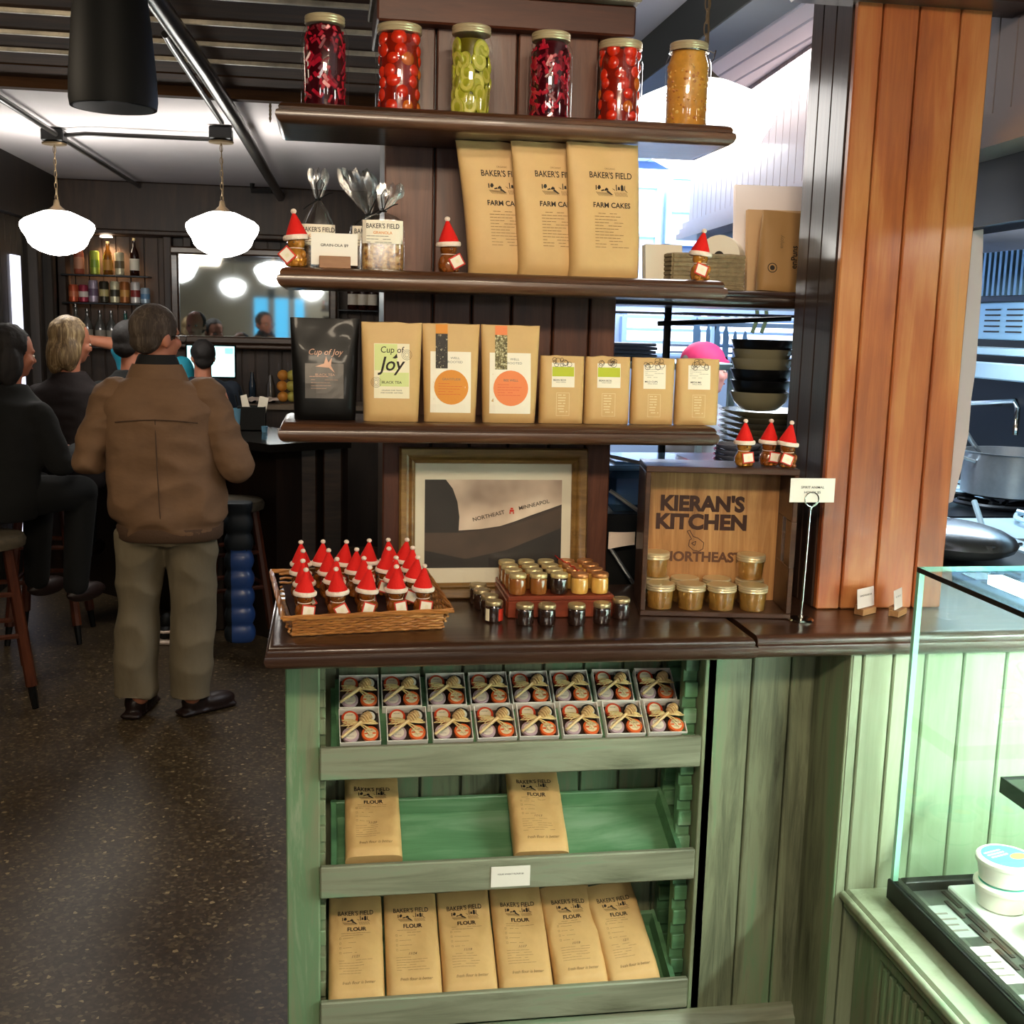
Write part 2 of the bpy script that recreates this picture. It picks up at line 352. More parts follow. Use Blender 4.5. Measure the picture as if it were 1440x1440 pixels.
def cap(mb, p0, r0, p1, r1, mi=0):
    """tapered limb with round ends"""
    p0 = Vector(p0); p1 = Vector(p1); pts = []; rad = []; d = (p1-p0).normalized()
    for a in (.08, .5, .85): pts.append(p0-d*r0*math.cos(a*PI/2)); rad.append(r0*math.sin(a*PI/2))
    for t in (0, .5, 1): pts.append(p0.lerp(p1, t)); rad.append(r0+(r1-r0)*t)
    for a in (.85, .5, .08): pts.append(p1+d*r1*math.cos(a*PI/2)); rad.append(r1*math.sin(a*PI/2))
    mb.tube(pts, rad, 14, mi)
def nose_board(mb, x0, x1, y0, y1, ztop, th, mi=0, ends=True):
    """board with a moulded rounded nose along its front (y0) and both ends, built as inset layers"""
    prof = [(-.028, -th), (-.012, -th), (-.004, -th*.86), (0, -th*.62), (-.002, -th*.42), (-.007, -th*.36), (-.006, -th*.24), (-.010, -th*.08), (-.018, 0), (-.03, 0)]
    vs = []; fs = []
    for ins, z in prof:
        e = -ins; ex = e if ends else 0
        for x, y in ((x0+ex, y0+e), (x1-ex, y0+e), (x1-ex, y1), (x0+ex, y1)): vs.append((x, y, ztop+z))
    n = len(prof)
    for k in range(n-1):
        for i in range(4): j = (i+1) % 4; fs.append((k*4+i, k*4+j, (k+1)*4+j, (k+1)*4+i))
    fs.append((3, 2, 1, 0)); fs.append(tuple((n-1)*4+i for i in range(4)))
    mb.add(vs, fs, mi)
def planks(mb, edges, z0, z1, yf, th=.02, gap=.003, mi=0, bev=.002, M=None):
    for a, b in zip(edges[:-1], edges[1:]): mb.bx(a+gap/2, b-gap/2, yf, yf+th, z0, z1, mi, bev, M)
# ================================================================== SETTING
m = MB(); m.bx(-7, 6, -5, 10, -.1, 0); struct(m, 'floor', terrazzo('terrazzo'), 'dark speckled terrazzo floor')
CZ = 2.62
m = MB(); m.bx(-2.1, 1.02, 5.12, 9.3, CZ, CZ+.08); struct(m, 'ceiling', plaster, 'white plaster ceiling over the bar')
m = MB(); m.bx(.62, 5, -4, 5.12, CZ+.02, CZ+.1); m.bx(1.02, 5, 5.12, 9.3, CZ+.02, CZ+.1)
for i in range(24): m.bx(1.17+i*.09, 1.255+i*.09, 2.3, 8, CZ, CZ+.02, 0, .004)
struct(m, 'ceiling', white_panel, 'white beadboard ceiling over the kitchen')
m = MB()                                                             # low timber ceiling towards the viewer
ys = [2.0, 2.35, 2.7, 3.02, 3.34, 3.66, 3.98, 4.28, 4.56, 4.84, 5.12]
m.bx(-6, .62, -4, 5.12, CZ+.10, CZ+.16)
for a, b in zip(ys[:-1], ys[1:]): m.bx(-6, .62, a+.012, b-.012, CZ, CZ+.1, 0, .006)
m.bx(-6, .62, 5.10, 5.16, CZ-.04, CZ+.12)
struct(m, 'ceiling', beam_wood, 'dark timber plank ceiling nearer the viewer')
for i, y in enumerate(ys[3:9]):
    m = MB(); m.bx(-4.5, .60, y-.010, y+.010, CZ-.012, CZ+.03, 0, .003); struct(m, 'trim_%d' % (i+1), plain('caught_light_strip%d' % i, '#d2c6ae', .5, noise_amt=.5, noise_scale=6), 'pale strip painted as light caught between the dark ceiling planks')  # light caught between the planks, put in as pale coloured strips
m = MB(); m.bx(1.04, 1.165, 1.9, 8, 2.50, CZ+.02, 1); m.bx(1.038, 1.041, 1.9, 8, 2.505, CZ+.02, 0)
m.bx(.62, .74, 2.85, 8, 2.60, CZ+.02, 2)
struct(m, 'trim_7', [dark_green_paint, grey_paint, plaster], 'dark painted ceiling beam running into the kitchen')
m = MB(); m.bx(.95, 3.2, 2.30, 2.44, 2.375, 2.62, 0, .01); struct(m, 'trim_8', column_wood_shaded, 'dark timber header across the top of the clad column')
# back wall of the bar
YB = 9.05
m = MB(); m.bx(-2.1, .62, YB, YB+.12, 0, CZ); 
m.bx(-2.0, .62, YB-.22, YB, 2.27, CZ, 0, .01); m.bx(-2.0, .62, YB-.26, YB, 2.24, 2.28, 0, .01)
for x in (-1.945, -1.20, -1.06, .02): m.bx(x, x+.06, YB-.16, YB, 0, 2.25, 0, .006)
m.bx(-1.14, -1.06, YB-.06, YB, 1.0, 2.25); 
for i in range(26): m.bx(-1.95+i*.1, -1.95+i*.1+.092, YB-.012, YB+.01, 0, 2.25, 0, .003)
struct(m, 'wall_back', [wood('back_wall_wood', ['#1d130d', '#35241a', '#4d3626'], .5, 'z', 20, 12, 2, .3)], 'dark panelled wall behind the bar')
m = MB(); m.bx(-2.1, -1.98, 5.1, YB, 0, CZ)
for i in range(30): m.bx(-1.985, -1.965, 5.15+i*.13, 5.15+i*.13+.124, 0, 2.3, 0, .003)
m.bx(-1.99, -1.90, 7.2, YB, 2.27, 2.62); m.bx(-1.99, -1.90, 8.15, 8.23, 0, 2.27, 0, .01); m.bx(-1.99, -1.90, 8.55, 8.65, 0, 2.27, 0, .01)
struct(m, 'wall_left', [wood('left_wall_wood', ['#14100c', '#221a13', '#35281d'], .5, 'z', 20, 12, 2, .3)], 'dark panelled left wall with a door')
m = MB(); m.bx(-1.975, -1.950, 7.70, 7.90, .2, 2.03); struct(m, 'window_1', plain('door_light', (.80, .82, 1), .5, emis=.9), 'glowing strip in place of light through the dark left door gap')  # glow stands in for light coming through the door gap
m = MB(); m.bx(-4.6, -4.5, -4, 5.1, 0, CZ); struct(m, 'wall_left', bar_wood)
m = MB(); m.bx(-4.6, -2.0, 5.1, 5.2, 0, CZ); struct(m, 'wall_left', bar_wood)
# wall behind the viewer with blue windows (seen in the bar mirror)
m = MB()
for a, b in ((-4.6, -1.35), (-1.10, -.98), (-.73, -.62), (-.45, 5)): m.bx(a, b, -4.1, -4, 0, CZ)
m.bx(-1.35, -.45, -4.1, -4, 0, .8); m.bx(-1.35, -.45, -4.1, -4, 2.0, CZ)
struct(m, 'wall_front', plain('cream_wall', '#c9bda5', .8))
for i, (x, w) in enumerate(((-1.35, .25), (-.98, .25), (-.62, .17))):
    m = MB(); m.bx(x, x+w, -4.09, -4.05, .8, 2.0); struct(m, 'window_%d' % (i+2), window_cyan)
# kitchen shell
m = MB(); m.bx(3.1, 3.2, -4, 9.1, 0, CZ); struct(m, 'wall_right', plain('kitchen_wall', '#2b2f33', .4, metal=.3), 'dark steel clad kitchen wall')
KY = 6.6
m = MB(); m.bx(.62, 3.15, KY, KY+.1, 0, CZ); struct(m, 'wall_kitchen', plain('kitchen_end_wall', '#8fa6c6', .6))
m = MB(); m.bx(.60, .70, 5.0, YB, 0, CZ); struct(m, 'wall_divider', bar_wood, 'dark partition between bar and kitchen')
for i, (p, q, mt) in enumerate((((880, 262), (916, 400), window_blue), ((944, 250), (983, 345), window_blue), ((880, 445), (1000, 500), window_white), ((1005, 450), (1120, 505), window_white))):
    a = atY(*p, KY-.02); b = atY(*q, KY-.02)
    m = MB(); m.bx(a.x, b.x, KY-.03, KY-.01, b.z, a.z, 0); 
    n = 2 if i < 2 else 3
    for k in range(n+1):
        z = b.z+(a.z-b.z)*k/n; m.bx(a.x-.02, b.x+.02, KY-.05, KY-.028, z-.008, z+.008, 1)
    m.bx(a.x-.03, a.x, KY-.06, KY, b.z, a.z, 1); m.bx(b.x, b.x+.03, KY-.06, KY, b.z, a.z, 1)
    struct(m, 'window_%d' % (i+5), [mt, plain('blue_mullion%d' % i, '#86a7d6', .5)])
# hood enclosure: beadboard wall with moulded lower edge along the right of the kitchen
def hoodX(y): return 1.47+.0724*(y-2.51)
def hood_box(m, y0, y1, dx0, dx1, z0, z1, mi=0):
    vs = [(hoodX(y)+dx, y, z) for dx in (dx0, dx1) for y in (y0, y1) for z in (z0, z1)]
    m.add(vs, [(0, 1, 3, 2), (4, 6, 7, 5), (0, 4, 5, 1), (2, 3, 7, 6), (0, 2, 6, 4), (1, 5, 7, 3)], mi)
h = empty('extractor_hood', (0, 0, 0), label='pale beadboard extractor hood housing above the kitchen range', cat='extractor hood')
m = MB(); y = 1.6
while y < 5.35: hood_box(m, y, y+.075, 0, .05, 2.15, CZ); y += .08
hood_box(m, 1.6, 5.4, .02, .06, 2.15, CZ); m.build('beadboard_panel', kitchen_panel, h)
m = MB()
for k, (d, z0, z1) in enumerate(((-.045, 2.10, 2.125), (-.03, 2.125, 2.15), (-.015, 2.15, 2.18))): hood_box(m, 1.6, 5.42, d, .06, z0, z1)
m.build('moulding', kitchen_panel, h)
m = MB(); hood_box(m, 1.6, 5.4, .04, 1.28, 2.14, 2.2); hood_box(m, 1.6, 5.4, .055, .075, 1.95, 2.15); m.build('hood_canopy', dark_steel, h)
# ================================================================== COUNTER, POST, SHELVES
CT = 1.07
t = empty('retail_counter', (0, 0, 0), label='dark stained wooden counter top with moulded nose over green cabinets', cat='counter')
m = MB(); nose_board(m, -.124, .872, 2.163, 2.66, CT, .046); m.build('counter_board', counter_wood, t)
m = MB(); nose_board(m, .874, 2.35, 2.172, 2.66, CT, .046, ends=False); m.build('counter_board', counter_wood, t)['label'] = 'right hand length of counter past the joint'
ca = empty('display_cabinet', (0, 0, 0), label='green painted cabinet with notched rails and open sloping trays', cat='cabinet')
YC = 2.37
m = MB(); m.bx(-.092, -.020, YC, YC+.03, 0, 1.024, 0, .003); m.build('stile', green_wood, ca)
m = MB(); m.bx(-.092, -.065, YC+.03, 2.62, 0, 1.024, 0, .002); m.build('side_panel', green_wood, ca)
m = MB(); m.bx(.832, .86, YC+.0, 2.62, 0, 1.024, 0, .002); m.build('side_panel', green_wood, ca)
m = MB(); planks(m, [-.08+.098*i for i in range(11)], .06, 1.024, 2.60, .015, .006); m.bx(-.09, .86, 2.616, 2.625, .0, 1.024); m.build('back_panel', green_wood, ca)  # plain board added behind the planks to stop light leaking through
m = MB(); planks(m, [.836, .943, 1.036, 1.10], .02, 1.024, YC, .025, .004, bev=.003); m.build('front_panel', green_wood, ca)
m = MB(); m.bx(-.085, .845, YC, 2.6, .03, .085, 0, .004); m.build('bottom_board', tray_green, ca)
m = MB(); m.prism([(0, 0), (-.028, 0), (-.028, .085), (-.018, .093), (-.012, .108), (0, .112)], -.12, 1.105, 0, M=T(0, YC, 0) @ Matrix(((0, 0, 1, 0), (1, 0, 0, 0), (0, 1, 0, 0), (0, 0, 0, 1)))); m.build('baseboard', green_wood_x, ca)
def rail(x0, x1, yy):
    m = MB(); m.bx(x0, x1, yy+.014, yy+.034, .10, 1.02)
    z = .12
    while z < .99: m.bx(x0, x1, yy, yy+.016, z, z+.036, 0, .002); z += .062
    return m
for (x0, x1) in ((-.064, -.008), (.798, .830)):
    for yy in (YC+.035, YC+.15): rail(x0, x1, yy).build('notched_rail', tray_green if x0 > .5 else green_wood, ca)
# right hand end block under the counter
eb = empty('end_cabinet', (0, 0, 0), label='pale green panelled end block of the counter beside the glass case', cat='cabinet')
m = MB(); planks(m, [1.0925, 1.119, 1.188, 1.262, 1.35, 1.45, 1.56, 1.68, 1.8, 1.95, 2.1, 2.3], 0, 1.024, 2.196, .02, .004, bev=.003); m.build('front_panel', sage_wood, eb)
m = MB(); m.bx(1.091, 1.106, 2.198, YC, 0, 1.024, 0, .002); m.build('side_panel', green_wood, eb)
# timber column
co = empty('clad_column', (0, 0, 0), label='tall orange brown plank clad column standing on the counter', cat='column')
m = MB(); planks(m, [1.091, 1.150, 1.232, 1.326, 1.3985], CT+.001, 2.5, 2.39, .02, .004, bev=.003); m.build('front_cladding', column_wood, co)
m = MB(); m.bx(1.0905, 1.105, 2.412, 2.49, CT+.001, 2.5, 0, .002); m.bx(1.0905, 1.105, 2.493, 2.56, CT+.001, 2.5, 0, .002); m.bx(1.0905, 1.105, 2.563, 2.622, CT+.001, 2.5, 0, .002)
m.build('side_cladding', column_wood_shaded, co)['label'] = 'side boards with shade put into their colour'
m = MB(); m.bx(1.106, 1.397, 2.411, 2.62, CT+.001, 2.5); m.build('core', column_wood_shaded, co)
# post
PY = 2.58
po = empty('shelf_post', (0, 0, 0), label='broad dark plank post carrying the three display shelves', cat='post')
m = MB(); planks(m, [.118, .228, .315, .405, .50, .585, .648], CT+.001, 2.36, PY, .03, .004, bev=.003); m.build('front_cladding', post_wood, po)
m = MB(); m.bx(.12, .646, PY+.03, PY+.25, CT+.001, 2.60); m.build('core', bar_wood, po)
m = MB(); m.bx(.10, .655, 2.54, 2.84, 2.312, 2.375, 0, .004); m.build('capital', wood('capital_wood', ['#2b140b', '#4b2415', '#63341e'], .5, 'x', 30, 10, 2), po)
m = MB(); m.bx(.09, .66, 2.51, 2.84, 2.376, 2.392, 0, .003); m.build('moulding', plain('pale_moulding', '#8f8672', .6, noise_amt=.3, noise_scale=20), po)['label'] = 'worn pale moulding'
m = MB(); m.bx(.10, .655, 2.54, 2.84, 2.393, 2.62, 0, .004); m.build('capital', beam_wood, po)
# ceiling gas pipe crossing above (thin dark rod behind the jars)
SHZ = (1.487, 1.794, 2.106); SY = 2.335
for z, lab in zip(SHZ, ('lowest dark wooden display shelf holding the tea and coffee pouches', 'middle dark wooden display shelf holding the tall paper bags', 'top dark wooden display shelf holding the preserve jars')):
    m = MB(); nose_board(m, -.102, .824, SY, PY-.001, z, .040)
    tag(m.build('display_shelf', shelf_wood), lab, 'shelf', 'dark wooden display shelves')
# tray drawers
TA = R(27)
def tray(name, zt, zb, label):
    w = .846/2
    m = MB(); m.bx(-w, w, 0, .016, 0, zt-zb, 0, .003); o = m.build('drawer', green_wood_x, ca, loc=(.403, 2.352, zb)); o['label'] = label
    A = T(0, .017, .002) @ RX(TA*.85)
    m = MB(A); m.bx(-.40, .398, 0, .215, 0, .008, 0, .001); m.build('tray_floor', tray_green, o)
    for s in (-1, 1):
        m = MB(A); m.prism([(.004, 0), (.225, 0), (.225, .055), (.034, .055), (.004, .01)], -.006, .006, 0, M=T(s*.393, 0, 0) @ Matrix(((0, 0, 1, 0), (1, 0, 0, 0), (0, 1, 0, 0), (0, 0, 0, 1)))); m.build('side_board', tray_green, o)
    m = MB(A); m.bx(-.40, .398, .215, .225, 0, .055, 0, .002); m.build('back_board', tray_green, o)
    return o
TR = [tray('tray_drawer', .791, .7185, 'top sloping green tray drawer full of little gift boxes'), tray('tray_drawer', .520, .447, 'middle sloping green tray drawer with two flour bags and a card'), tray('tray_drawer', .199, .125, 'bottom sloping green tray drawer holding six flour bags')]
# ================================================================== PRODUCTS ON THE SHELVES
def rr(w, d, k=.25, n=24):
    """rounded rectangle ring as superellipse"""
    out = []
    for i in range(n):
        a = 2*PI*(i+.5)/n; c, s = math.cos(a), math.sin(a)
        out.append((math.copysign(abs(c)**k, c)*w/2, math.copysign(abs(s)**k, s)*d/2))
    return out
# ---- preserve jars
def jar_shell(mb, r, h, neck, M=None, mi=0):
    mb.lathe([(r*.80, 0), (r*.95, .003), (r, .012), (r, h*.74), (r*.97, h*.80), (r*.86, h*.87), (neck, h*.91), (neck, h*.985)], 28, mi, M)
def preserve_jar(px, py, pyb, kind, label, r=.0480, h=.184, wide=False):
    p = atY(px, py, 2.46); o = empty('preserve_jar', (p.x, 2.46, SHZ[2]+.0006), (0, 0, random.uniform(-.3, .3)), label, 'jar', 'jars of preserves on the top shelf')
    neck = r*.86 if wide else r*.76
    m = MB(); jar_shell(m, r, h, neck)
    if kind in ('tomato', 'tomato2'):
        m.text('Mason', .030, T(0, -r-.0008, h*.62) @ FRONT, 0, 1, .01, .4, fn=lambda p: Vector((p.x, -math.sqrt(max(0, r*r-p.x*p.x))-.0006, p.z+p.x*.35)))
    m.build('glass', glass, o)
    m = MB(); rm = random.Random(px)
    ri = r*.90
    if kind == 'beet':
        m.lathe([(ri*.85, .006), (ri*.93, .012), (ri*.93, h*.76), (ri*.76, h*.87), (neck*.86, h*.9)], 24, 1)
        for i in range(210):
            a = rm.uniform(0, 2*PI); z = rm.uniform(.012, h*.86); q = ri*.90 if z < h*.74 else ri*(.90-(z-h*.74)/h*1.3)
            m.box((0, 0, 0), (rm.uniform(.003, .005), rm.uniform(.005, .010), rm.uniform(.010, .026)), 0 if i % 3 else 2, .0012, T(q*math.cos(a), q*math.sin(a), z) @ Euler((rm.uniform(-1.2, 1.2), rm.uniform(-.15, .15), a)).to_matrix().to_4x4())
        mt = [MATS['beet'], MATS['beet_juice'], MATS['beet_deep']]
    elif kind.startswith('tomato'):
        m.lathe([(ri*.9, .006), (ri*.92, .012), (ri*.92, h*.78), (ri*.8, h*.86), (neck*.8, h*.9)], 24, 1)
        for z in range(7):
            for k in range(6):
                a = 2*PI*(k+.5*(z % 2))/6+rm.uniform(-.25, .25)+z*.3; rz = .0165*rm.uniform(.80, 1.08)
                m.ell((0, 0, 0), (rz*.8, rz, rz*rm.uniform(.9, 1.15)), 14, 10, 2 if rm.random() < .22 else 0, T((ri-rz*.8+.001)*math.cos(a), (ri-rz*.8+.001)*math.sin(a), .020+z*.0215+rm.uniform(-.005, .005)) @ RZ(a))
        mt = [MATS['tomato'], MATS['tomato_juice'], MATS['tomato_orange']]
    elif kind == 'pickle':
        m.lathe([(ri*.68, .006), (ri*.72, .012), (ri*.72, h*.78), (neck*.8, h*.86)], 24, 1)
        for k in range(40):
            a = k*2.4+rm.uniform(-.4, .4); z = .024+(k % 6)*.0225+rm.uniform(-.004, .004); q = ri*rm.uniform(.74, .84); rz = rm.uniform(.018, .022)
            A = T(q*math.cos(a), q*math.sin(a), z) @ RZ(a) @ RY(PI/2+rm.uniform(-.25, .25)) @ RX(rm.uniform(-.2, .2)) @ SC(1, .8, 1)
            m.lathe([(rz, -.002), (rz*1.04, 0), (rz*.97, .002)], 18, 0, A); m.lathe([(rz*.90, .0022), (rz*.88, .003)], 16, 2, A); m.lathe([(rz*.5, .0031), (rz*.48, .0034)], 10, 0, A)
        mt = [MATS['pickle'], MATS['brine'], MATS['pickle_core']]
    else:
        m.lathe([(ri*.9, .006), (ri*.98, .012), (ri*.98, h*.76), (ri*.84, h*.87), (neck*.92, h*.95)], 24, 0)
        for k in range(260):
            a = rm.uniform(0, 2*PI); z = rm.uniform(.012, h*.84); rz = rm.uniform(.0025, .006)
            q = ri*.975-rz*.6 if z < h*.74 else ri*(.96-(z-h*.74)/h*1.2)-rz*.6
            m.ell((q*math.cos(a), q*math.sin(a), z), (rz, rz, rz*.8), 7, 5, k % 3)
        mt = [MATS['relish'], MATS['relish_bit'], MATS['relish_pale']]
    m.build('contents', mt, o)
    m = MB(); z0 = h*.915; n = neck+.003
    m.lathe([(n, z0), (n+.001, z0+.002), (n, z0+.005), (n+.0012, z0+.0075), (n, z0+.010), (n+.001, z0+.0125), (n, z0+.0155), (n-.003, z0+.017), (n-.005, z0+.0165)], 32, 0); m.build('lid', lid_metal, o)
    if kind == 'relish':
        m = MB(); m.tube([(n+.001, 0, z0+.004), (n+.008, 0, z0+.003), (n+.014, 0, z0+.0), (n+.018, 0, z0+.006), (n+.014, 0, z0-.012), (n+.002, 0, z0-.022)], .0012, 6); m.tube([(math.cos(a)*(n+.0015), math.sin(a)*(n+.0015), z0-.002) for a in np.linspace(0, 2*PI, 25)], .0012, 5); m.build('wire_bail', chrome, o)
plain('beet_deep', '#6e0a1c', .25, coat=.6); plain('beet', '#a8122a', .25, coat=.6, noise_amt=.35, noise_scale=60); plain('beet_juice', '#3a030c', .15, coat=.6)
plain('tomato_orange', '#b85a14', .22, coat=.7, noise_amt=.2, noise_scale=30); plain('tomato', '#c9280c', .22, coat=.7, noise_amt=.25, noise_scale=30); plain('tomato_juice', '#7a1606', .2, coat=.5)
plain('pickle', '#a3a42a', .3, coat=.5); plain('pickle_core', '#c2bb55', .3, coat=.5, noise_amt=.15, noise_scale=120); plain('brine', '#5d5412', .2, coat=.5)
plain('relish_pale', '#e2b765', .3, coat=.5); plain('relish', '#c98d38', .3, coat=.5, noise_amt=.2, noise_scale=50); plain('relish_bit', '#b06a26', .3, coat=.5)
preserve_jar(457, 145, 0, 'beet', 'jar of shredded crimson beets at the left end of the top shelf')
preserve_jar(561, 150, 0, 'tomato', 'jar of whole red tomatoes standing between shredded beets and sliced pickles',   .0485, .175, True)
preserve_jar(661, 155, 0, 'pickle', 'jar of green sliced pickles on the top shelf', .0480, .183)
preserve_jar(772, 160, 0, 'beet', 'jar of dark crimson beets standing right of the sliced pickles', .0480, .180)
preserve_jar(869, 165, 0, 'tomato2', 'jar of whole red tomatoes beside the jar of yellow relish', .0485, .171, True)
preserve_jar(964, 172, 0, 'relish', 'jar of yellow relish with a wire bail at the right end of the top shelf', .0485, .178)
# ---- printed farm landscape used on the paper bags
def farm_art(m, cx, cz, w, fn, mi=0, mi2=1):
    u = w/10
    def P(poly, k=mi): m.add([(cx+x*u, 0, cz+z*u) for x, z in poly], [tuple(range(len(poly)))], k, None, fn)
    P([(-4.6, .2), (-4.6, 1.5), (-4.3, 1.5), (-4.3, .2)]); P([(-4.1, .9), (-3.7, 1.6), (-3.2, 1.5), (-3.0, .9), (-3.4, .4), (-3.9, .4)])
    P([(-3.0, .2), (-2.2, .5), (-1.9, .1), (-2.9, -.1)]); P([(-1.9, .5), (-1.3, 1.0), (-.8, .6), (-.8, .1), (-1.9, .1)])
    P([(-.9, .2), (-.4, -.2), (.6, -1.0), (.1, -1.0), (-1.4, -.2)]); P([(.3, .9), (1.1, .5), (1.2, .2), (.6, .6)])
    P([(1.5, .2), (1.5, 1.9), (1.75, 1.9), (1.75, .2)]); P([(2.0, .4), (2.1, 1.3), (2.6, 1.3), (2.7, .4)]); P([(2.9, .2), (2.9, 1.5), (3.3, 2.0), (3.7, 1.5), (3.7, .2)])
    P([(3.8, .4), (4.0, 1.7), (4.2, 1.7), (4.1, .4)]); P([(4.2, .5), (5, -.3), (4.9, -.3), (4.0, .3)])
    for k in range(9): P([(-4.6+k*.45, -.3-.02*k), (-4.3+k*.45, -.3-.02*k), (-3.4+k*.5, -1.4), (-3.55+k*.5, -1.4)], mi2)
    for k in range(9): P([(1.0+k*.4, -.2), (1.15+k*.4, -.2), (1.5+k*.42, -1.4), (1.35+k*.42, -1.4)], mi2)
def lines(m, cx, z0, w, n, dz, fn, mi=1, seed=1, th=.0012, left=True):
    r = random.Random(seed)
    for k in range(n):
        f = r.uniform(.55, 1); a = cx-w/2; b = a+w*f; z = z0-k*dz; q = 6
        for j in range(q):
            if r.random() < .12: continue
            x0 = a+(b-a)*j/q; x1 = a+(b-a)*(j+.9)/q
            m.add([(x0, 0, z), (x1, 0, z), (x1, 0, z+th), (x0, 0, z+th)], [(0, 1, 2, 3)], mi, None, fn)
class Bag:
    """gusseted paper bag or stand up pouch; z up, front faces -y"""
    def __init__(s, w, h, d, top=.25, seed=0, wr=.003, k=.35, lean=0, bulge=.0, tw=1.0, botk=None):
        s.w, s.h, s.d, s.top, s.seed, s.wr, s.k, s.lean, s.bulge, s.tw = w, h, d, top, seed, wr, k, lean, bulge, tw
        s.botk = botk
    def depth(s, t): 
        f = 1-t; return s.d*(s.top+(1-s.top)*min(1, (f*1.25))**.8)*(1+s.bulge*math.sin(PI*min(1, t*1.3)))*(min(1, .72+t*5) if not s.botk else min(1, s.botk+t*4))
    def nz(s, x, z):
        a = noise.noise(Vector((x*20+s.seed*3.1, z*12+s.seed, s.seed*.7))); b = noise.noise(Vector((x*16+z*22+s.seed, z*9-x*14, s.seed*1.3))); e = min(1, abs(x)/(s.w/2))
        return s.wr*(a+1.5*(.35-min(.35, abs(b)*1.6))*e+.3*noise.noise(Vector((x*50, z*30+s.seed, s.seed))))*min(1, .25+z/s.h)
    def front(s, x, z):
        t = max(0, min(1, z/s.h)); hw = s.w/2*(1+(s.tw-1)*t); u = min(1, abs(x)/hw)
        return -s.depth(t)/2*(1-u**6)**.35*(1) + s.lean*t*t - s.nz(x, z)
    def mesh(s, mb, M=None, mi=0, nz=22, nx=18):
        xs = [-math.cos(PI*i/nx) for i in range(nx+1)]
        def P(i, j, side):
            t = j/nz; z = s.h*t; hw = s.w/2*(1+(s.tw-1)*t); x = xs[i]*hw*(1+.006*noise.noise(Vector((s.seed, t*5, side))))
            dy = s.depth(t)/2*(1-abs(xs[i])**6)**.35
            return (x, (s.lean*t*t-dy-s.nz(x, z)) if side < 0 else (s.lean*t*t+dy*.9+s.nz(x+3, z)), z+ (.0025*noise.noise(Vector((x*40, s.seed, 5))) if j == nz else 0))
        vs = []; fs = []
        ring = [(i, -1) for i in range(nx+1)]+[(i, 1) for i in range(nx-1, 0, -1)]; n = len(ring)
        for j in range(nz+1):
            for i, sd in ring: vs.append(P(i, j, sd))
        for j in range(nz):
            for i in range(n): k = (i+1) % n; fs.append((j*n+i, j*n+k, (j+1)*n+k, (j+1)*n+i))
        fs.append(tuple(range(n))[::-1]); fs.append(tuple(nz*n+i for i in range(n)))
        mb.add(vs, fs, mi, M)
    def pr(s, cx=0, cz=0, off=.0008):
        def fn(p): x = p.x+cx; z = p.z+cz; return Vector((x, s.front(x, z)-off, z))
        return fn
def bagtext(m, b, st, size, x, z, mi=0, xs=1, off=0, shear=0, o=.0008): m.text(st, size, FRONT, mi, xs, off, shear, b.pr(x, z, o))
def sheet(m, b, x0, x1, z0, z1, mi, o=.0005, n=8):
    fn = b.pr(0, 0, o)
    m.grid(lambda u, v: fn(Vector((x0+(x1-x0)*u, 0, z0+(z1-z0)*v))), n, n, mi)
def disc(m, b, x, z, r, mi, o=.0008, sz=1):
    fn = b.pr(0, 0, o); vs = [fn(Vector((x, 0, z)))]; fs = []
    for rr_ in (.5, 1):
        for i in range(28): a = 2*PI*i/28; vs.append(fn(Vector((x+r*rr_*math.cos(a), 0, z+r*sz*rr_*math.sin(a)))))
    for i in range(28): j = (i+1) % 28; fs.append((0, 1+i, 1+j)); fs.append((1+i, 29+i, 29+j, 1+j))
    m.add(vs, fs, mi)
def ring(m, b, x, z, r, mi, w=.0006, o=.0009, a0=0, a1=2*PI):
    fn = b.pr(0, 0, o); vs = []; n = 24
    for i in range(n+1): a = a0+(a1-a0)*i/n; vs += [fn(Vector((x+r*math.cos(a), 0, z+r*math.sin(a)))), fn(Vector((x+(r+w)*math.cos(a), 0, z+(r+w)*math.sin(a))))]
    m.add(vs, [(2*i, 2*i+1, 2*i+3, 2*i+2) for i in range(n)], mi)
# ---- tall farm cake bags on the middle shelf
for i, (p0, p1, yb, lab) in enumerate(((658, 742, 386, 'leftmost of the tall printed brown paper bags, next to the small honey bear'), (727, 800, 388, 'middle of the three tall printed brown paper bags, partly covered'), (800, 895, 390, 'rightmost and frontmost of the three tall printed brown paper bags'))):
    Y = (2.445, 2.42, 2.395)[i]; x0 = atY(p0, yb, Y).x; w = .150; cx = x0+w/2 if i < 2 else (x0+atY(p1, yb, Y).x)/2
    o = empty('paper_bag', (cx, Y+.0, SHZ[1]+.0006), (0, 0, (-.03, .02, .03)[i]), lab, 'paper bag', 'tall paper bags on the middle shelf')
    b = Bag(w, .270, .062, .14, 3+i*5, .0032, lean=.0, tw=1.02); m = MB()
    def shear(p, i=i): return Vector((p.x-(.03, .02, .012)[i]*(p.z/.27)**1.5, p.y, p.z))
    n0 = len(m.v); b.mesh(m); m.v = [tuple(shear(Vector(v))) for v in m.v]; m.build('bag_body', kraft_bright, o)
    m = MB(); xo = .012
    bagtext(m, b, "BAKER'S FIELD", .0175, xo, .205, 0, .82, .012); farm_art(m, xo, .174, .072, b.pr(0, 0)); bagtext(m, b, 'FARM CAKES', .0145, xo, .145, 0, .95, .02)
    lines(m, xo, .128, .074, 12, .0062, b.pr(0, 0), 1, 4, .0011); bagtext(m, b, 'ORGANIC', .005, xo, .219, 1)
    m.v = [tuple(shear(Vector(v))) for v in m.v]; m.build('printed_label', [ink, ink_soft], o, smooth=False)
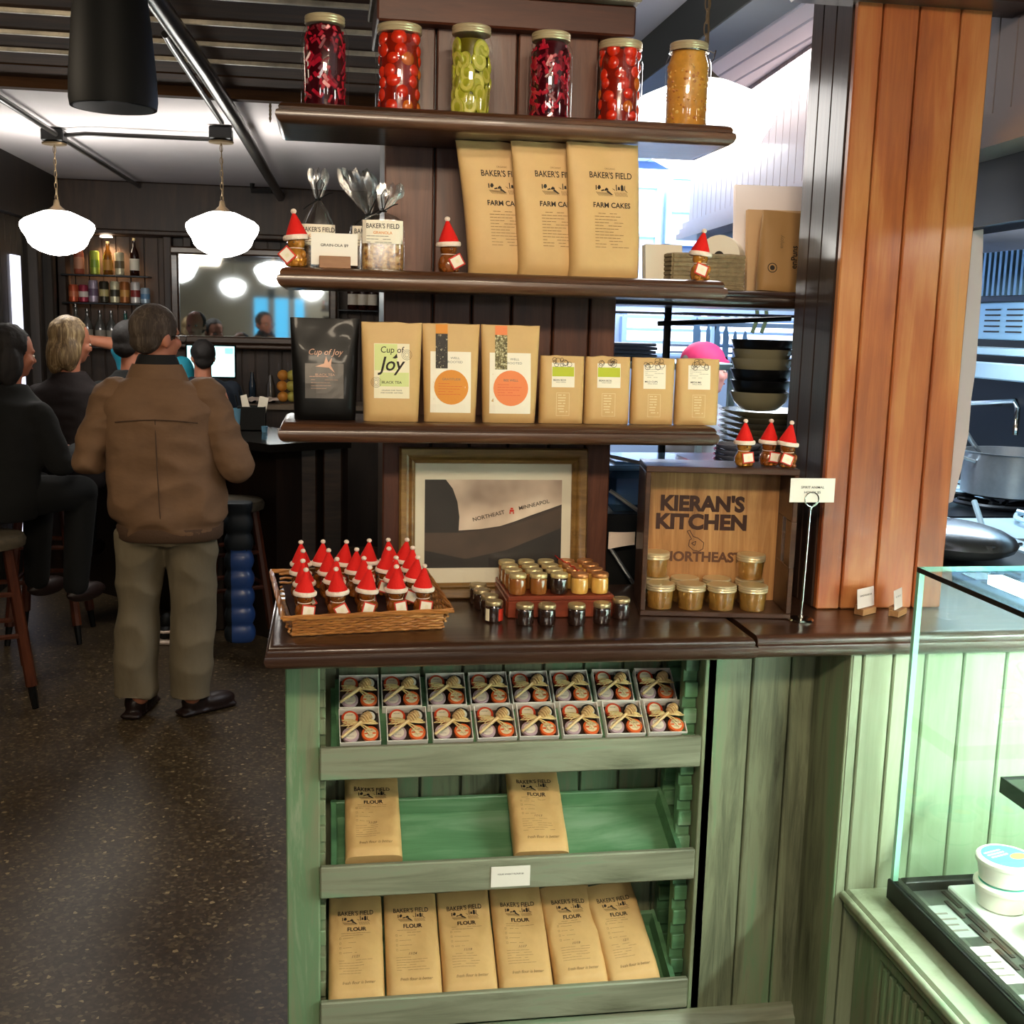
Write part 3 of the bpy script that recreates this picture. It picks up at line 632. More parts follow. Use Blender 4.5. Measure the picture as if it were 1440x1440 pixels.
# ---- tea and coffee pouches on the lowest shelf
def pouch(name, px0, px1, yb, yt, Y, label, d, mat, prn, mats, seed=0, top=.12, k=None, cat='pouch', group=None, tw=1.06, wr=.0015, bulge=.1):
    x0 = atY(px0, yb, Y).x; x1 = atY(px1, yb, Y).x; w = x1-x0; h = atY(px0, yt, Y).z-SHZ[0]
    o = empty(name, ((x0+x1)/2, Y, SHZ[0]+.0006), label=label, cat=cat, group=group)
    b = Bag(w, h, d, top, seed, wr, tw=tw, bulge=bulge); m = MB(); b.mesh(m); m.build('pouch_body', mat, o)
    m = MB(); m.owner = o; prn(m, b, w, h); m.build('printed_label', mats, o, smooth=False); return o
def pr_black(m, b, w, h):
    sheet(m, b, -w*.32, w*.30, h*.22, h*.56, 0); bagtext(m, b, 'Cup of Joy', .017, 0, h*.67, 1, .95, .004, .3)
    fn = b.pr(0, 0, .001)
    m.add([fn(Vector(p)) for p in ((-.02, 0, h*.53), (-.002, 0, h*.56), (.002, 0, h*.63), (.007, 0, h*.57), (.014, 0, h*.62), (.012, 0, h*.54), (.02, 0, h*.47), (.008, 0, h*.52))], [(0, 1, 7), (1, 2, 3), (3, 4, 5, 7), (1, 3, 7), (5, 6, 7)], 1)
    bagtext(m, b, 'BLACK TEA', .0065, 0, h*.45, 1, 1.2); lines(m, 0, h*.43, w*.5, 1, .01, b.pr(0, 0, .001), 1); lines(m, 0, h*.40, w*.45, 4, .006, b.pr(0, 0, .001), 1, 2, .0007)
pouch('tea_pouch', 414, 500, 589, 447, 2.42, 'glossy black foil tea pouch at the left end of the lowest shelf', .06, foil, pr_black, [foil_label, copper_ink], 2, cat='pouch', wr=.004, tw=1.12)
def pr_joy(m, b, w, h):
    sheet(m, b, -w*.32, w*.32, h*.24, h*.79, 0); sheet(m, b, -w*.31, w*.10, h*.52, h*.785, 3, .0007); sheet(m, b, -w*.22, w*.31, h*.36, h*.50, 3, .0007)
    bagtext(m, b, 'Cup of', .018, 0, h*.725, 1, .95, .004, .1); bagtext(m, b, 'Joy', .040, -.001, h*.58, 1, .95, .012, .25, .001)
    for r in (.004, .007, .010): ring(m, b, w*.27, h*.68, r, 1); ring(m, b, -w*.28, h*.40, r, 1)
    bagtext(m, b, 'BLACK TEA', .0075, 0, h*.40, 1, 1.05, .01); bagtext(m, b, 'ORGANIC FAIR TRADE', .0034, 0, h*.32, 1, 1.2); bagtext(m, b, 'AND KOSHER CERTIFIED', .0034, 0, h*.295, 1, 1.2)
    fn = b.pr(0, 0, .001); m.add([fn(Vector(p)) for p in ((.001, 0, h*.645), (.006, 0, h*.665), (.010, 0, h*.69), (.012, 0, h*.65), (.007, 0, h*.64))], [(0, 1, 2, 3, 4)], 2)
pouch('tea_pouch', 511, 588, 593, 453, 2.40, 'brown paper tea pouch with a pale green label reading Joy', .05, kraft_bright, pr_joy, [cream_paper, ink, ink, palegreen_paper], 3, tw=1.1)
def pr_well(col, leaf, name):
    def f(m, b, w, h):
        sheet(m, b, -w*.40, w*.38, h*.10, h*.72, 0); sheet(m, b, -w*.30, -w*.07, h*.55, h*.92, 2, .0012); sheet(m, b, -w*.30, -w*.07, h*.90, h*.995, 3, .0013)
        disc(m, b, .0, h*.36, w*.33, 3); bagtext(m, b, 'WELL', .0065, .008, h*.655, 1, 1.2); bagtext(m, b, 'ROOTED', .0065, .008, h*.615, 1, 1.2)
        bagtext(m, b, name, .0065, 0, h*.44, 1, 1.1, 0, 0, .0013); lines(m, 0, h*.395, w*.5, 5, .0055, b.pr(0, 0, .0013), 4, 3, .0006)
    return f
pouch('tea_pouch', 596, 668, 592, 455, 2.405, 'brown tea pouch with an orange disc on its white label', .05, kraft_bright, pr_well(0, 0, 'GRATITUDE'), [white_paper, ink_grey, tea_leaf, orange_paper, red_paper], 5, tw=1.12)
pouch('tea_pouch', 678, 751, 595, 457, 2.40, 'brown tea pouch with a coral disc on its white label', .05, kraft_bright, pr_well(0, 0, 'BEE WELL'), [white_paper, ink_grey, tea_leaf_pale, coral_paper, red_paper], 6, tw=1.12)
def pr_small(green, nm):
    def f(m, b, w, h):
        sheet(m, b, -w*.26, w*.26, h*.54, h*.90, 0)
        if green: sheet(m, b, -w*.25, w*.25, h*.70, h*.84, 4, .0007)
        for k in range(9): ring(m, b, w*random.uniform(-.22, .22), h*random.uniform(.86, .96), .003+random.random()*.003, 1, .0009)
        if not green:
            for k in range(5): lines(m, 0, h*(.83-k*.03), w*.45, 1, .01, b.pr(0, 0, .0009), 2, k, .0006)
        bagtext(m, b, nm, .0052, -w*.08, h*.645, 1, 1.1, .01); bagtext(m, b, 'SINGLE ORIGIN', .0028, -w*.05, h*.615, 1, 1.1)
        m.build('product_label', [white_paper, ink, ink_grey, pale_ink, lime_paper], m.owner, smooth=False); m.v.clear(); m.f.clear(); m.m.clear()
        z0, z1, a = h*.12, h*.46, w*.15
        for (xa, xb, za, zb) in ((-a, a, z0, z0+.0008), (-a, a, z1-.0008, z1), (-a, -a+.0008, z0, z1), (a-.0008, a, z0, z1)): sheet(m, b, xa, xb, za, zb, 3, .0007, 3)
        for k in range(7): lines(m, 0, z1-.006-k*(z1-z0-.008)/7, a*1.5, 1, .01, b.pr(0, 0, .0009), 3, k+9, .0022)
    return f
for i, (a, b_, yb, yt, g, nm, lab) in enumerate(((757, 818, 596, 500, 1, 'BEAN BOX', 'small brown coffee bag with green tinted label, beside the coral disc pouch'), (820, 882, 598, 501, 1, 'BEAN BOX', 'second small brown coffee bag with green tinted label, between two others'), (885, 944, 598, 503, 0, 'MILD CUPS', 'small brown coffee bag with plain white label, second from the shelf end'), (947, 1006, 599, 504, 0, 'MEDIUMS', 'small brown coffee bag with plain white label at the right shelf end'))):
    pouch('coffee_bag', a, b_, yb, yt, 2.40, lab, .045, kraft_bright, pr_small(g, nm), [white_paper, ink, ink_grey, pale_ink, lime_paper], 20+i, top=.5, tw=1.0, cat='coffee bag', group='small coffee bags on the lowest shelf', bulge=.0)
# ---- santa hatted honey bears
def bear_parts(o, hm, tagrot=.15, tagx=.004, hatlean=0, s=1.0):
    m = MB(SC(s, s, s))
    m.lathe([(.011, 0), (.0165, .002), (.0195, .008), (.0205, .016), (.0185, .025), (.0145, .031), (.0125, .034), (.0150, .038), (.0168, .044), (.0160, .050), (.0125, .055), (.008, .058)], 20, 0)
    for sx in (-1, 1):
        m.ell((sx*.0125, -.004, .0555), (.0045, .0035, .0045), 10, 6); m.ell((sx*.0150, -.010, .023), (.0055, .006, .0085), 10, 6); m.ell((sx*.0115, -.013, .006), (.0065, .008, .0058), 10, 6)
    m.ell((0, -.0145, .043), (.0065, .0055, .0050), 10, 6)
    m.build('bear_bottle', hm, o)
    m = MB(SC(s, s, s)); m.ell((0, -.0198, .0445), (.002, .0012, .0014), 8, 5)
    for sx in (-1, 1): m.ell((sx*.0055, -.0150, .0490), (.0012, .0012, .0012), 6, 5)
    m.build('face_marks', honey_black, o)
    A = T(0, 0, .051) @ RY(hatlean) @ SC(1.08, 1.08, .93)
    h = MB(SC(s, s, s) @ A); h.lathe([(.0190, 0), (.0188, .006), (.0165, .014), (.0128, .024), (.0085, .035), (.0050, .044), (.0022, .050)], 18, 0, fn=lambda p: Vector((p.x+hatlean*(p.z-.05)*.3, p.y, p.z))); hat = h.build('santa_hat', red_felt, o)
    h = MB(SC(s, s, s) @ A); h.lathe([(.0178, -.002), (.0212, -.002), (.0225, .001), (.0222, .0055), (.0205, .0075), (.0175, .0072)], 20, 0); h.build('brim', white_felt, hat)
    h = MB(SC(s, s, s) @ A); h.ell((hatlean*.0, 0, .0535), (.0052, .0052, .0052), 12, 8); h.build('pompom', white_felt, hat)
    h = MB(SC(s, s, s)); h.tube([(.0138*math.cos(a), .0138*math.sin(a), .0345) for a in np.linspace(0, 2*PI, 20)], .0008, 5); h.build('neck_string', white_felt, o)
    h = MB(SC(s, s, s) @ T(tagx, -.0232, .021) @ RX(-.12) @ RY(tagrot)); h.box((0, 0, 0), (.027, .0012, .024), 0, .0004); h.box((0, -.0008, 0), (.0215, .0008, .0185), 1)
    h.add([(x*.3, -.0013, z*.3) for x, z in ((-.01, -.01), (.012, -.014), (.016, .01), (-.004, .014))], [(0, 1, 2, 3)], 2)
    h.build('gift_tag', [red_paper, white_paper, cream_paper], o)
    return o
BK = {}
def bear(x, y, z, rz, label, group, hm, kind=0, s=1.0):
    key = (hm.name, kind, round(s, 2))
    if key not in BK:
        o = empty('honey_bear', (0, 0, 0)); bear_parts(o, hm, (.15, -.5, .35, -.12, .8)[kind], (.004, .010, -.006, .002, -.012)[kind], (.05, -.06, .12, 0, -.1)[kind], s); BK[key] = o
    else: o = copy_tree(BK[key])
    o.location = (x, y, z); o.rotation_euler = (0, 0, rz); tag(o, label, 'honey bear', group); return o
g1 = 'honey bears standing on the shelves'
p = atY(417, 378, 2.39); bear(p.x, 2.39, SHZ[1]+.0008, -.2, 'amber honey bear in a santa hat at the left end of the middle shelf', g1, honey, 4, 1.09)
p = atY(630, 384, 2.42); bear(p.x, 2.42, SHZ[1]+.0008, .2, 'dark honey bear in a santa hat beside the leftmost tall paper bag', g1, honey_deep, 1, 1.08)
p = atY(983, 396, 2.40); bear(p.x, 2.40, SHZ[1]+.0008, .1, 'golden honey bear in a santa hat at the right end of the middle shelf', g1, honey, 2, 1.03)
# ---- granola bags and card on the middle shelf
def granola(px, py, Y, w, h, label, fill, rz=0, tie=.12, top=.195, fl=.9, ln=0):
    x = atY(px, py, Y).x; o = empty('granola_bag', (x, Y, SHZ[1]+.0006), (0, 0, rz), label, 'granola bag', 'clear bags of granola on the middle shelf')
    b = Bag(w, h, .055, .9, px, .002, bulge=0, tw=1.0); m = MB(); b.mesh(m, SC(.97, .94, .62)); m.build('granola', fill, o)
    m = MB(); tz = tie/h; pz = top/h; pr = [(1, 0), (1.03, .1), (1.04, .5), (1.02, .78), (.9, 1.0), (.55, 1.0+(tz-1)*.5), (.16, tz-.03), (.13, tz), (.3*fl+.1, tz+(pz-tz)*.18), (.75*fl, tz+(pz-tz)*.5), (fl, tz+(pz-tz)*.8), (fl*.86, pz), (fl*.5, pz*.97)]
    vs = []; fs = []; n = 40; rm = random.Random(px)
    for k, (f, z) in enumerate(pr):
        for i in range(n):
            a = 2*PI*i/n; c, s_ = math.cos(a), math.sin(a); q = .5 if z < .8 else .8
            wv = 1+(0 if k < 4 else .16*math.sin(i*PI/2.2+k*.9)*min(1, (k-3)/3)); zz = z*h+(.010*math.sin(i*1.3) if k > 9 else 0)
            vs.append((math.copysign(abs(c)**q, c)*w/2*f*wv+ln*max(0, z*h-tie), math.copysign(abs(s_)**q, s_)*.030*(f if k < 8 else f*.8)*wv, zz))
    for k in range(len(pr)-1):
        for i in range(n): j = (i+1) % n; fs.append((k*n+i, k*n+j, (k+1)*n+j, (k+1)*n+i))
    m.add(vs, fs); m.build('cellophane_bag', cello, o, ang=25)
    m = MB(); z = tie
    m.tube([(w*.08*math.cos(a), .007*math.sin(a), z) for a in np.linspace(0, 2*PI, 14)], .0016, 5); m.tube([(0, -.008, z), (.012, -.012, z+.03), (.004, -.014, z+.042), (-.004, -.012, z+.03), (0, -.008, z)], .0011, 5); m.tube([(0, -.008, z), (-.02, -.012, z-.014), (-.03, -.016, z-.022)], .0013, 5); m.tube([(0, -.008, z), (.022, -.012, z+.012), (.03, -.012, z+.014)], .0011, 5)
    m.build('black_tie', black_plastic, o)
    m = MB(); lb = Bag(w*1.03, h, .064, .95, px, .001, bulge=0)
    sheet(m, lb, -w*.47, w*.47, h*.52, h*.98, 0, .0006, 12); bagtext(m, lb, "BAKER'S FIELD", .0135, 0, h*.86, 1, .78, .01, 0, .0012); bagtext(m, lb, 'GRANOLA', .008, 0, h*.73, 2, 1, .01, 0, .0012); lines(m, 0, h*.66, w*.75, 3, .006, lb.pr(0, 0, .0012), 1, 5, .0009)
    m.build('label', [white_paper, ink, orange_paper], o, smooth=False)
oats = blotch_mix('oat_granola', ['#5f3c17', '#b07a35', '#dcae62', '#f0d79c'], 120, .5)
oats_dark = blotch_mix('dark_granola', ['#221710', '#5d4126', '#a5835a'], 120, .5)
granola(448, 376, 2.47, .072, .092, 'clear granola bag tied in black behind the card at the left', oats_dark, tie=.142, top=.196, fl=.55)
granola(518, 378, 2.475, .078, .092, 'clear granola bag behind the golden granola bag', oats_dark, rz=.1, tie=.115, top=.198, fl=.95, ln=-.35)
granola(538, 380, 2.405, .086, .100, 'clear bag of golden oat granola with a white label, frontmost', oats, rz=-.05, tie=.118, top=.165, fl=.6, ln=.4)
x = atY(471, 376, 2.37).x; o = empty('card_holder', (x, 2.375, SHZ[1]+.0006), label='small oak block card holder on the middle shelf', cat='card holder')
m = MB(); m.bx(-.031, .031, -.010, -.002, 0, .024, 0, .001); m.bx(-.031, .031, .0, .012, 0, .024, 0, .001); m.bx(-.031, .031, -.002, 0, 0, .006); m.build('block', holder_wood, o)
def price_card(x, y, z, w, h, txt, label, rot=0, group='white price cards', rx=0, size=.0075, mat=None):
    m = MB(); m.bx(-w/2, w/2, -.0006, .0006, 0, h, 0)
    for k, s in enumerate(txt): m.text(s, size, T(0, -.0010, h*.62-k*size*1.5) @ FRONT, 1, 1.1, .01)
    return tag(m.build('price_card', [mat or white_card, ink], loc=(x, y, z), rot=(rx, 0, rot), smooth=False), label, 'card', group)
price_card(x-.001, 2.3740, SHZ[1]+.0072, .092, .062, ['GRAIN-OLA $9'], 'white price card standing in the oak holder on the middle shelf')
# ================================================================== ON THE COUNTER
# ---- framed picture leaning on the post
fr = empty('framed_picture', (.372, 2.535, CT+.0008), (R(-4), 0, 0), 'gold framed landscape print leaning on the post behind the jars', 'picture')
m = MB(); W, H = .432, .345
def frame_ring(m, w, h, t, prof, mi=0):
    vs = []; fs = []
    for ins, y in prof:
        for x, z in ((-w/2+ins, ins), (w/2-ins, ins), (w/2-ins, h-ins), (-w/2+ins, h-ins)): vs.append((x, y, z))
    n = len(prof)
    for k in range(n-1):
        for i in range(4): j = (i+1) % 4; fs.append((k*4+i, k*4+j, (k+1)*4+j, (k+1)*4+i))
    m.add(vs, fs, mi)
frame_ring(m, W, H, .02, [(0, .02), (0, -.004), (.004, -.010), (.014, -.008), (.022, -.002), (.028, -.006), (.032, -.004), (.036, .002), (.036, .010)]); m.build('frame', gold_frame, fr, ang=30)
m = MB(); m.bx(-W/2+.034, W/2-.034, .008, .012, .034, H-.034); m.build('mount', plain('mat_board', '#ded6bd', .6), fr)
m = MB(); x0, x1, z0, z1 = -.158, .158, .070, .272
Y0 = .0072
def q(poly, mi, dy=0): m.add([(x0+(x1-x0)*u, Y0-dy, z0+(z1-z0)*v) for u, v in poly], [tuple(range(len(poly)))], mi)
q([(0, 0), (1, 0), (1, 1), (0, 1)], 0)
q([(.15, 1), (.20, .9), (.235, .75), (.25, .58), (.245, .41), (.40, .435), (.55, .475), (.66, .53), (.78, .60), (.90, .665), (1, .72), (1, 1)], 1, .0002)
q([(0, .40), (.25, .40), (.5, .44), (.68, .52), (1, .70), (1, .45), (.6, .2), (.3, .1), (0, .2)], 2, .0001)
q([(.24, .405), (.4, .42), (.55, .45), (.68, .505), (.86, .60), (1, .69), (1, .715), (.86, .63), (.68, .53), (.55, .475), (.4, .44), (.24, .425)], 3, .0004)
A = T(.004, Y0-.0012, .185) @ FRONT
m.text('NORTHEAST', .0125, T(-.0120, Y0-.0014, .189) @ FRONT @ RZ(.237), 3, 1.05, .012); m.text('MINNEAPOL', .0125, T(.093, Y0-.0014, .2145) @ FRONT @ RZ(.237), 3, 1.05, .008)
for a in ((0, 0, .010, .005), (0, .005, .006, .0035), (-.004, -.005, .003, .004), (.004, -.005, .003, .004)): m.bx(.0415+a[0]-a[2]/2, .0415+a[0]+a[2]/2, Y0-.0012, Y0-.0008, .201+a[1]-a[3]/2, .201+a[1]+a[3]/2, 4)
m.build('print', [plain('print_dark', '#241d17', .5, noise_amt=.4, noise_scale=12), blotch_mix('print_tank', ['#9a8370', '#cbb49c', '#ecdcc4'], 6, .5), plain('print_brown', '#4b3a2c', .5, noise_amt=.35, noise_scale=10), plain('print_line', '#3b2c22', .5), red_paper], fr, smooth=False)
m = MB(); m.bx(-W/2+.034, W/2-.034, .0030, .0045, .034, H-.034); m.build('glazing', thin_glass('picture_glass', (1, 1, 1), .02), fr, smooth=False)
# ---- small honey jars
def jar_proto(r, h, hm, lidm, ribs=False, ring=True):
    o = empty('honey_jar', (0, 0, 0)); m = MB()
    hb = h-.010
    m.lathe([(r*.80, 0), (r*.93, .0015), (r*.98, .005), (r, .010), (r, hb*.86), (r*.95, hb*.95), (r*.86, hb)], 20, 0, cap=True); m.build('honey', hm, o)
    m = MB(); m.lathe([(r*.84, .0), (r*.97, .0005), (r*1.03, .004), (r*1.045, .010), (r*1.045, hb*.86), (r*.99, hb*.97), (r*.90, hb+.002)], 24, 0, cap=False); m.build('glass', glass, o)
    m = MB(); n = r*.98
    m.lathe([(n, hb), (n+.0006, hb+.001), (n+.0006, hb+.007), (n-.001, hb+.0092), (n-.004, hb+.0096), (n-.0045, hb+.0090), (.002, hb+.0090)], 24, 0, cap=True); m.build('lid', lidm, o)
    return o
JP = {}
def small_jar(x, y, z, kind, label, group, rz=0):
    if kind not in JP:
        hm, lm = {'amber': (honey_brown, gold_lid), 'black': (honey_black, gold_lid), 'cream': (honey_pale, MATS['orange_lid']), 'dark': (honey_black, MATS['dull_gold_lid']), 'deep': (honey_deep, gold_lid)}[kind]
        JP[kind] = o = jar_proto(.0190, .046, hm, lm)
    else: o = copy_tree(JP[kind])
    o.location = (x, y, z); o.rotation_euler = (0, 0, rz); tag(o, label, 'jar', group); return o
plain('orange_lid', '#c98a55', .35, metal=.6); plain('dull_gold_lid', '#b8a57c', .35, metal=.7)
rx0, rx1 = .378, .612
ri = empty('display_riser', (0, 0, 0), label='reddish wooden riser carrying the rows of small honey jars', cat='riser')
RZt = CT+.048
m = MB(); m.bx(rx0, rx1, 2.355, 2.555, RZt-.010, RZt, 0, .002); m.build('top_board', riser_wood, ri)
m = MB(); m.bx(rx0, rx1, 2.355, 2.367, CT+.0006, RZt-.0105, 0, .002); m.build('front_board', riser_wood, ri)
m = MB(); m.bx(rx0-.002, rx0+.010, 2.368, 2.555, CT+.0006, RZt-.0105, 0, .002); m.build('side_board', riser_wood, ri)
m = MB(); m.bx(rx1-.010, rx1, 2.368, 2.555, CT+.0006, RZt-.0105, 0, .002); m.build('side_board', riser_wood, ri)
rows = ('front row', 'second row', 'third row', 'back row'); cols = ('leftmost column', 'second column', 'middle column', 'fourth column', 'rightmost column')
for r_ in range(4):
    for c in range(5):
        k = ('amber', 'amber', 'black', 'cream', 'cream')[c]; w = {'amber': 'amber honey', 'black': 'near black honey', 'cream': 'creamed yellow honey'}[k]
        x = rx0+.0235+c*.0455+(.001 if c > 2 else 0)-r_*.001; y = 2.380+r_*.0455
        small_jar(x+random.uniform(-.0008, .0008), y, RZt+.0006, k, 'small jar of %s in the %s, %s of the wooden riser' % (w, rows[r_], cols[c]), 'small honey jars on the riser', random.uniform(0, 6))
m = MB(); rm = random.Random(4)
pts = []
for k in range(14): t = k/13; pts.append((.518+.022*t+rm.uniform(-.003, .003), 2.555-.165*t, RZt+.0475+.002*math.sin(k*2)))
m.tube(pts, .0012, 5); tag(m.build('red_cord', red_felt), 'thin red cord lying over the lids of the riser jars', 'cord')
for i, (px, py) in enumerate(((740, 882), (771, 882), (813, 882), (849, 880))):
    p = atZ(px, py, CT); small_jar(p.x, p.y+.021, CT+.0006, 'dark', 'small dark honey jar on the counter before the riser, %s from left' % ('first', 'second', 'third', 'fourth')[i], 'dark honey jars along the front of the riser')
p = atZ(876, 873, CT); small_jar(p.x, p.y+.021, CT+.0006, 'dark', 'small dark honey jar on the counter right of the riser by the crate', 'dark honey jars along the front of the riser')
for i, (px, py) in enumerate(((692, 877), (684, 862), (686, 851), (682, 842))):
    y = 2.335+i*.052; x = .345-.006*i+(.004 if i % 2 else 0)
    o = small_jar(x, y, CT+.0006, 'dark', 'small dark honey jar left of the riser, %s' % ('nearest the counter edge with a red label', 'second from the front', 'third from the front', 'farthest back by the picture')[i], 'dark honey jars along the left side of the riser')
    if i == 0:
        m = MB(); r = .0202
        for (a0, a1, mi) in ((-1.2, -.35, 0), (-2.75, -2.2, 1)):
            m.grid(lambda u, v: (r*math.cos(a0+(a1-a0)*u), r*math.sin(a0+(a1-a0)*u), .004+.026*v), 6, 2, mi)
        m.build('side_label', [red_paper, cream_paper], o)['label'] = 'red and cream label'
# ---- branded wooden crate standing on its side
CW, CHH, CD = .330, .330, .135
cr = empty('wooden_crate', (.835, 2.335, CT+.0008), (0, 0, R(-9)), 'wooden box on its side with burnt lettering, holding jelly jars', 'crate')
m = MB(); m.bx(-CW/2, CW/2, 0, CD, 0, .011, 0, .0015); m.build('side_board', crate_wood_dark, cr)
m = MB(); m.bx(-CW/2, CW/2, 0, CD, CHH-.013, CHH, 0, .0015); m.build('side_board', crate_wood_dark, cr)
m = MB(); m.bx(-CW/2, -CW/2+.011, 0, CD, .0115, CHH-.0135, 0, .0015); m.build('end_board', crate_wood_dark, cr)
m = MB(); m.bx(CW/2-.011, CW/2, 0, CD, .0115, .115, 0, .0015); m.bx(CW/2-.011, CW/2, 0, CD, .215, CHH-.0135, 0, .0015); m.bx(CW/2-.011, CW/2, 0, .05, .115, .215); m.bx(CW/2-.011, CW/2, .08, CD, .115, .215); m.build('end_board', crate_wood_dark, cr)['label'] = 'end board with a slot handle'
m = MB(); m.bx(-CW/2+.0115, CW/2-.0115, CD-.010, CD-.001, .0115, CHH-.0135); m.build('back_board', crate_wood, cr)
m = MB(); burn = plain('burnt_brand', '#3a1c10', .6); Y0 = CD-.0108
m.text("KIERAN'S", .047, T(-.020, Y0, .230) @ FRONT, 0, .99, .05); m.text('KITCHEN', .047, T(-.020, Y0, .188) @ FRONT, 0, 1.05, .05); m.text('NORTHEAST', .031, T(-.014, Y0, .108) @ FRONT, 1, 1.02, .04)
def ol(pts, w=.0016):
    for a, b in zip(pts, pts[1:]+pts[:1]):
        a = Vector(a); b = Vector(b); d = (b-a).normalized(); n = Vector((-d.y, d.x))*w/2
        m.add([(c.x, Y0, c.y) for c in (a-n, b-n, b+n, a+n)], [(0, 1, 2, 3)], 0)
ol([(-.051, .168), (-.045, .170), (-.037, .156), (-.025, .152), (-.012, .142), (-.013, .128), (-.022, .122), (-.035, .124), (-.046, .134), (-.045, .147), (-.040, .150)]); ol([(-.040, .140), (-.030, .145), (-.032, .135)])
m.build('branded_lettering', [burn, plain('faint_burnt_brand', '#5e3a24', .6)], cr, smooth=False)
# jelly jars inside the crate
def mason_small():
    o = empty('jelly_jar', (0, 0, 0)); m = MB(); r = .0315
    m.lathe([(r*.80, 0), (r*.86, .002), (r*.93, .035), (r*.95, .041), (r*.9, .043)], 24, 0); m.build('jelly', honey_soft, o)
    m = MB(); m.lathe([(r*.83, .0), (r*.90, .002), (r*.97, .034), (r*1.0, .040), (r*.98, .044)], 28, 0, cap=False)
    for k in range(3):
        for zz in (.016, .026): m.lathe([(.001, -.0008), (.0042, -.0004), (.001, .0008)], 4, 0, T((k-1)*.009, -r*.955-.0004, zz) @ RX(PI/2))
    m.build('glass', glass, o)
    m = MB(); n = r*1.0; z = .041; m.lathe([(n, z), (n+.001, z+.002), (n, z+.0045), (n+.0012, z+.007), (n, z+.0095), (n+.001, z+.012), (n-.001, z+.0145), (n-.004, z+.0150)], 32, 0); l = m.build('lid_ring', lid_metal, o)
    m = MB(); m.lathe([(n-.004, z+.0152), (n-.006, z+.0140), (.002, z+.0142)], 28, 0); m.build('lid_disc', gold_lid, l)
    return o
MS = None
CRM = T(.835, 2.335, CT+.0008) @ RZ(R(-9))
spots = [(-.118, .034, 0, 'front row at the left wall'), (-.050, .034, 0, 'front row, second from left'), (.018, .034, 0, 'front row, third from left'), (.087, .034, 0, 'front row at the right end'), (-.122, .100, 0, 'back row under the upper left jar'), (-.055, .098, 0, 'back row, second from left'), (.018, .098, 0, 'back row, third from left'), (.092, .098, 0, 'back row under the upper right jar'), (-.124, .098, .0572, 'upper left, standing on another jar'), (.092, .096, .0572, 'upper right, standing on another jar')]
for x, y, z, lab in spots:
    if MS is None: MS = o = mason_small()
    else: o = copy_tree(MS)
    p = CRM @ Vector((x, y, .0118+z)); o.location = p; o.rotation_euler = (0, 0, random.uniform(-.3, .3)); tag(o, 'squat amber jelly jar in the wooden crate, '+lab, 'jar', 'jelly jars in the wooden crate')
for i, (x, y, rz, k, lab) in enumerate(((.050, .040, .0, 3, 'left'), (.108, .060, .1, 0, 'middle'), (.142, .030, -.1, 2, 'right'))):
    p = CRM @ Vector((x, y, CHH+.0006)); bear(p.x, p.y, p.z, rz, 'honey bear in a santa hat on top of the wooden crate, '+lab, 'honey bears on the wooden crate', honey if i == 0 else honey_deep, k, .97)
# ---- tall chrome card stand
p = atZ(1131, 876, CT); st = empty('card_stand', (p.x, p.y+.02, CT+.0006), label='tall chrome card stand with ring clip at the counter front', cat='card stand')
m = MB(); m.lathe([(.028, 0), (.0285, .002), (.026, .005), (.006, .0075), (.004, .012)], 28, 0); m.build('base', chrome, st)
m = MB(); m.tube([(0, 0, .008), (.002, 0, .12), (.0045, 0, .252)], .0028, 10); m.build('pole', chrome, st)
m = MB(); m.tube([(.0045, -.003, .250)]+[(.0055+.0155*math.sin(a), -.003, .268-.0155*math.cos(a)) for a in np.linspace(.15, 2*PI-.15, 22)]+[(.0065, -.003, .250)], .0012, 6)
m.tube([(.0055+.0155*math.sin(a), .0015, .268-.0155*math.cos(a)) for a in np.linspace(.3, 2*PI-.3, 20)], .0012, 6); m.tube([(.0045, .0, .245), (.006, 0, .254)], .003, 8); m.build('ring_clip', chrome, st)
price_card(p.x+.006, p.y+.0190, CT+.262, .100, .052, ['SPIRIT ANIMAL', 'HONEY $5'], 'white sign card clipped in the tall chrome stand', rot=-.02, size=.0072)
# ---- little wooden card blocks beside the glass case
for i, (px, py, a, tx) in enumerate(((1222, 866, .55, 'SANDWICHES $8'), (1268, 868, .75, 'POT PIES $9'))):
    p = atZ(px, py, CT); o = empty('card_holder', (p.x, p.y+.02, CT+.0006), (0, 0, a), 'small wooden card block by the column, '+('left one' if i == 0 else 'right one beside the glass case'), 'card holder')
    m = MB(); m.bx(-.026, .026, -.012, .012, 0, .014, 0, .001); m.bx(-.026, .026, .002, .012, .014, .022, 0, .001); m.build('block', holder_wood, o)
    price_card(p.x, p.y+.0185, CT+.0155, .066 if i == 0 else .05, .044, [tx], 'pale pink white card leaning in the wooden block, '+('nearer the crate' if i == 0 else 'nearer the glass case'), rot=a, rx=-.10, size=.0055, mat=MATS.get('pink_card') or plain('pink_card', '#c9b7ae', .6))
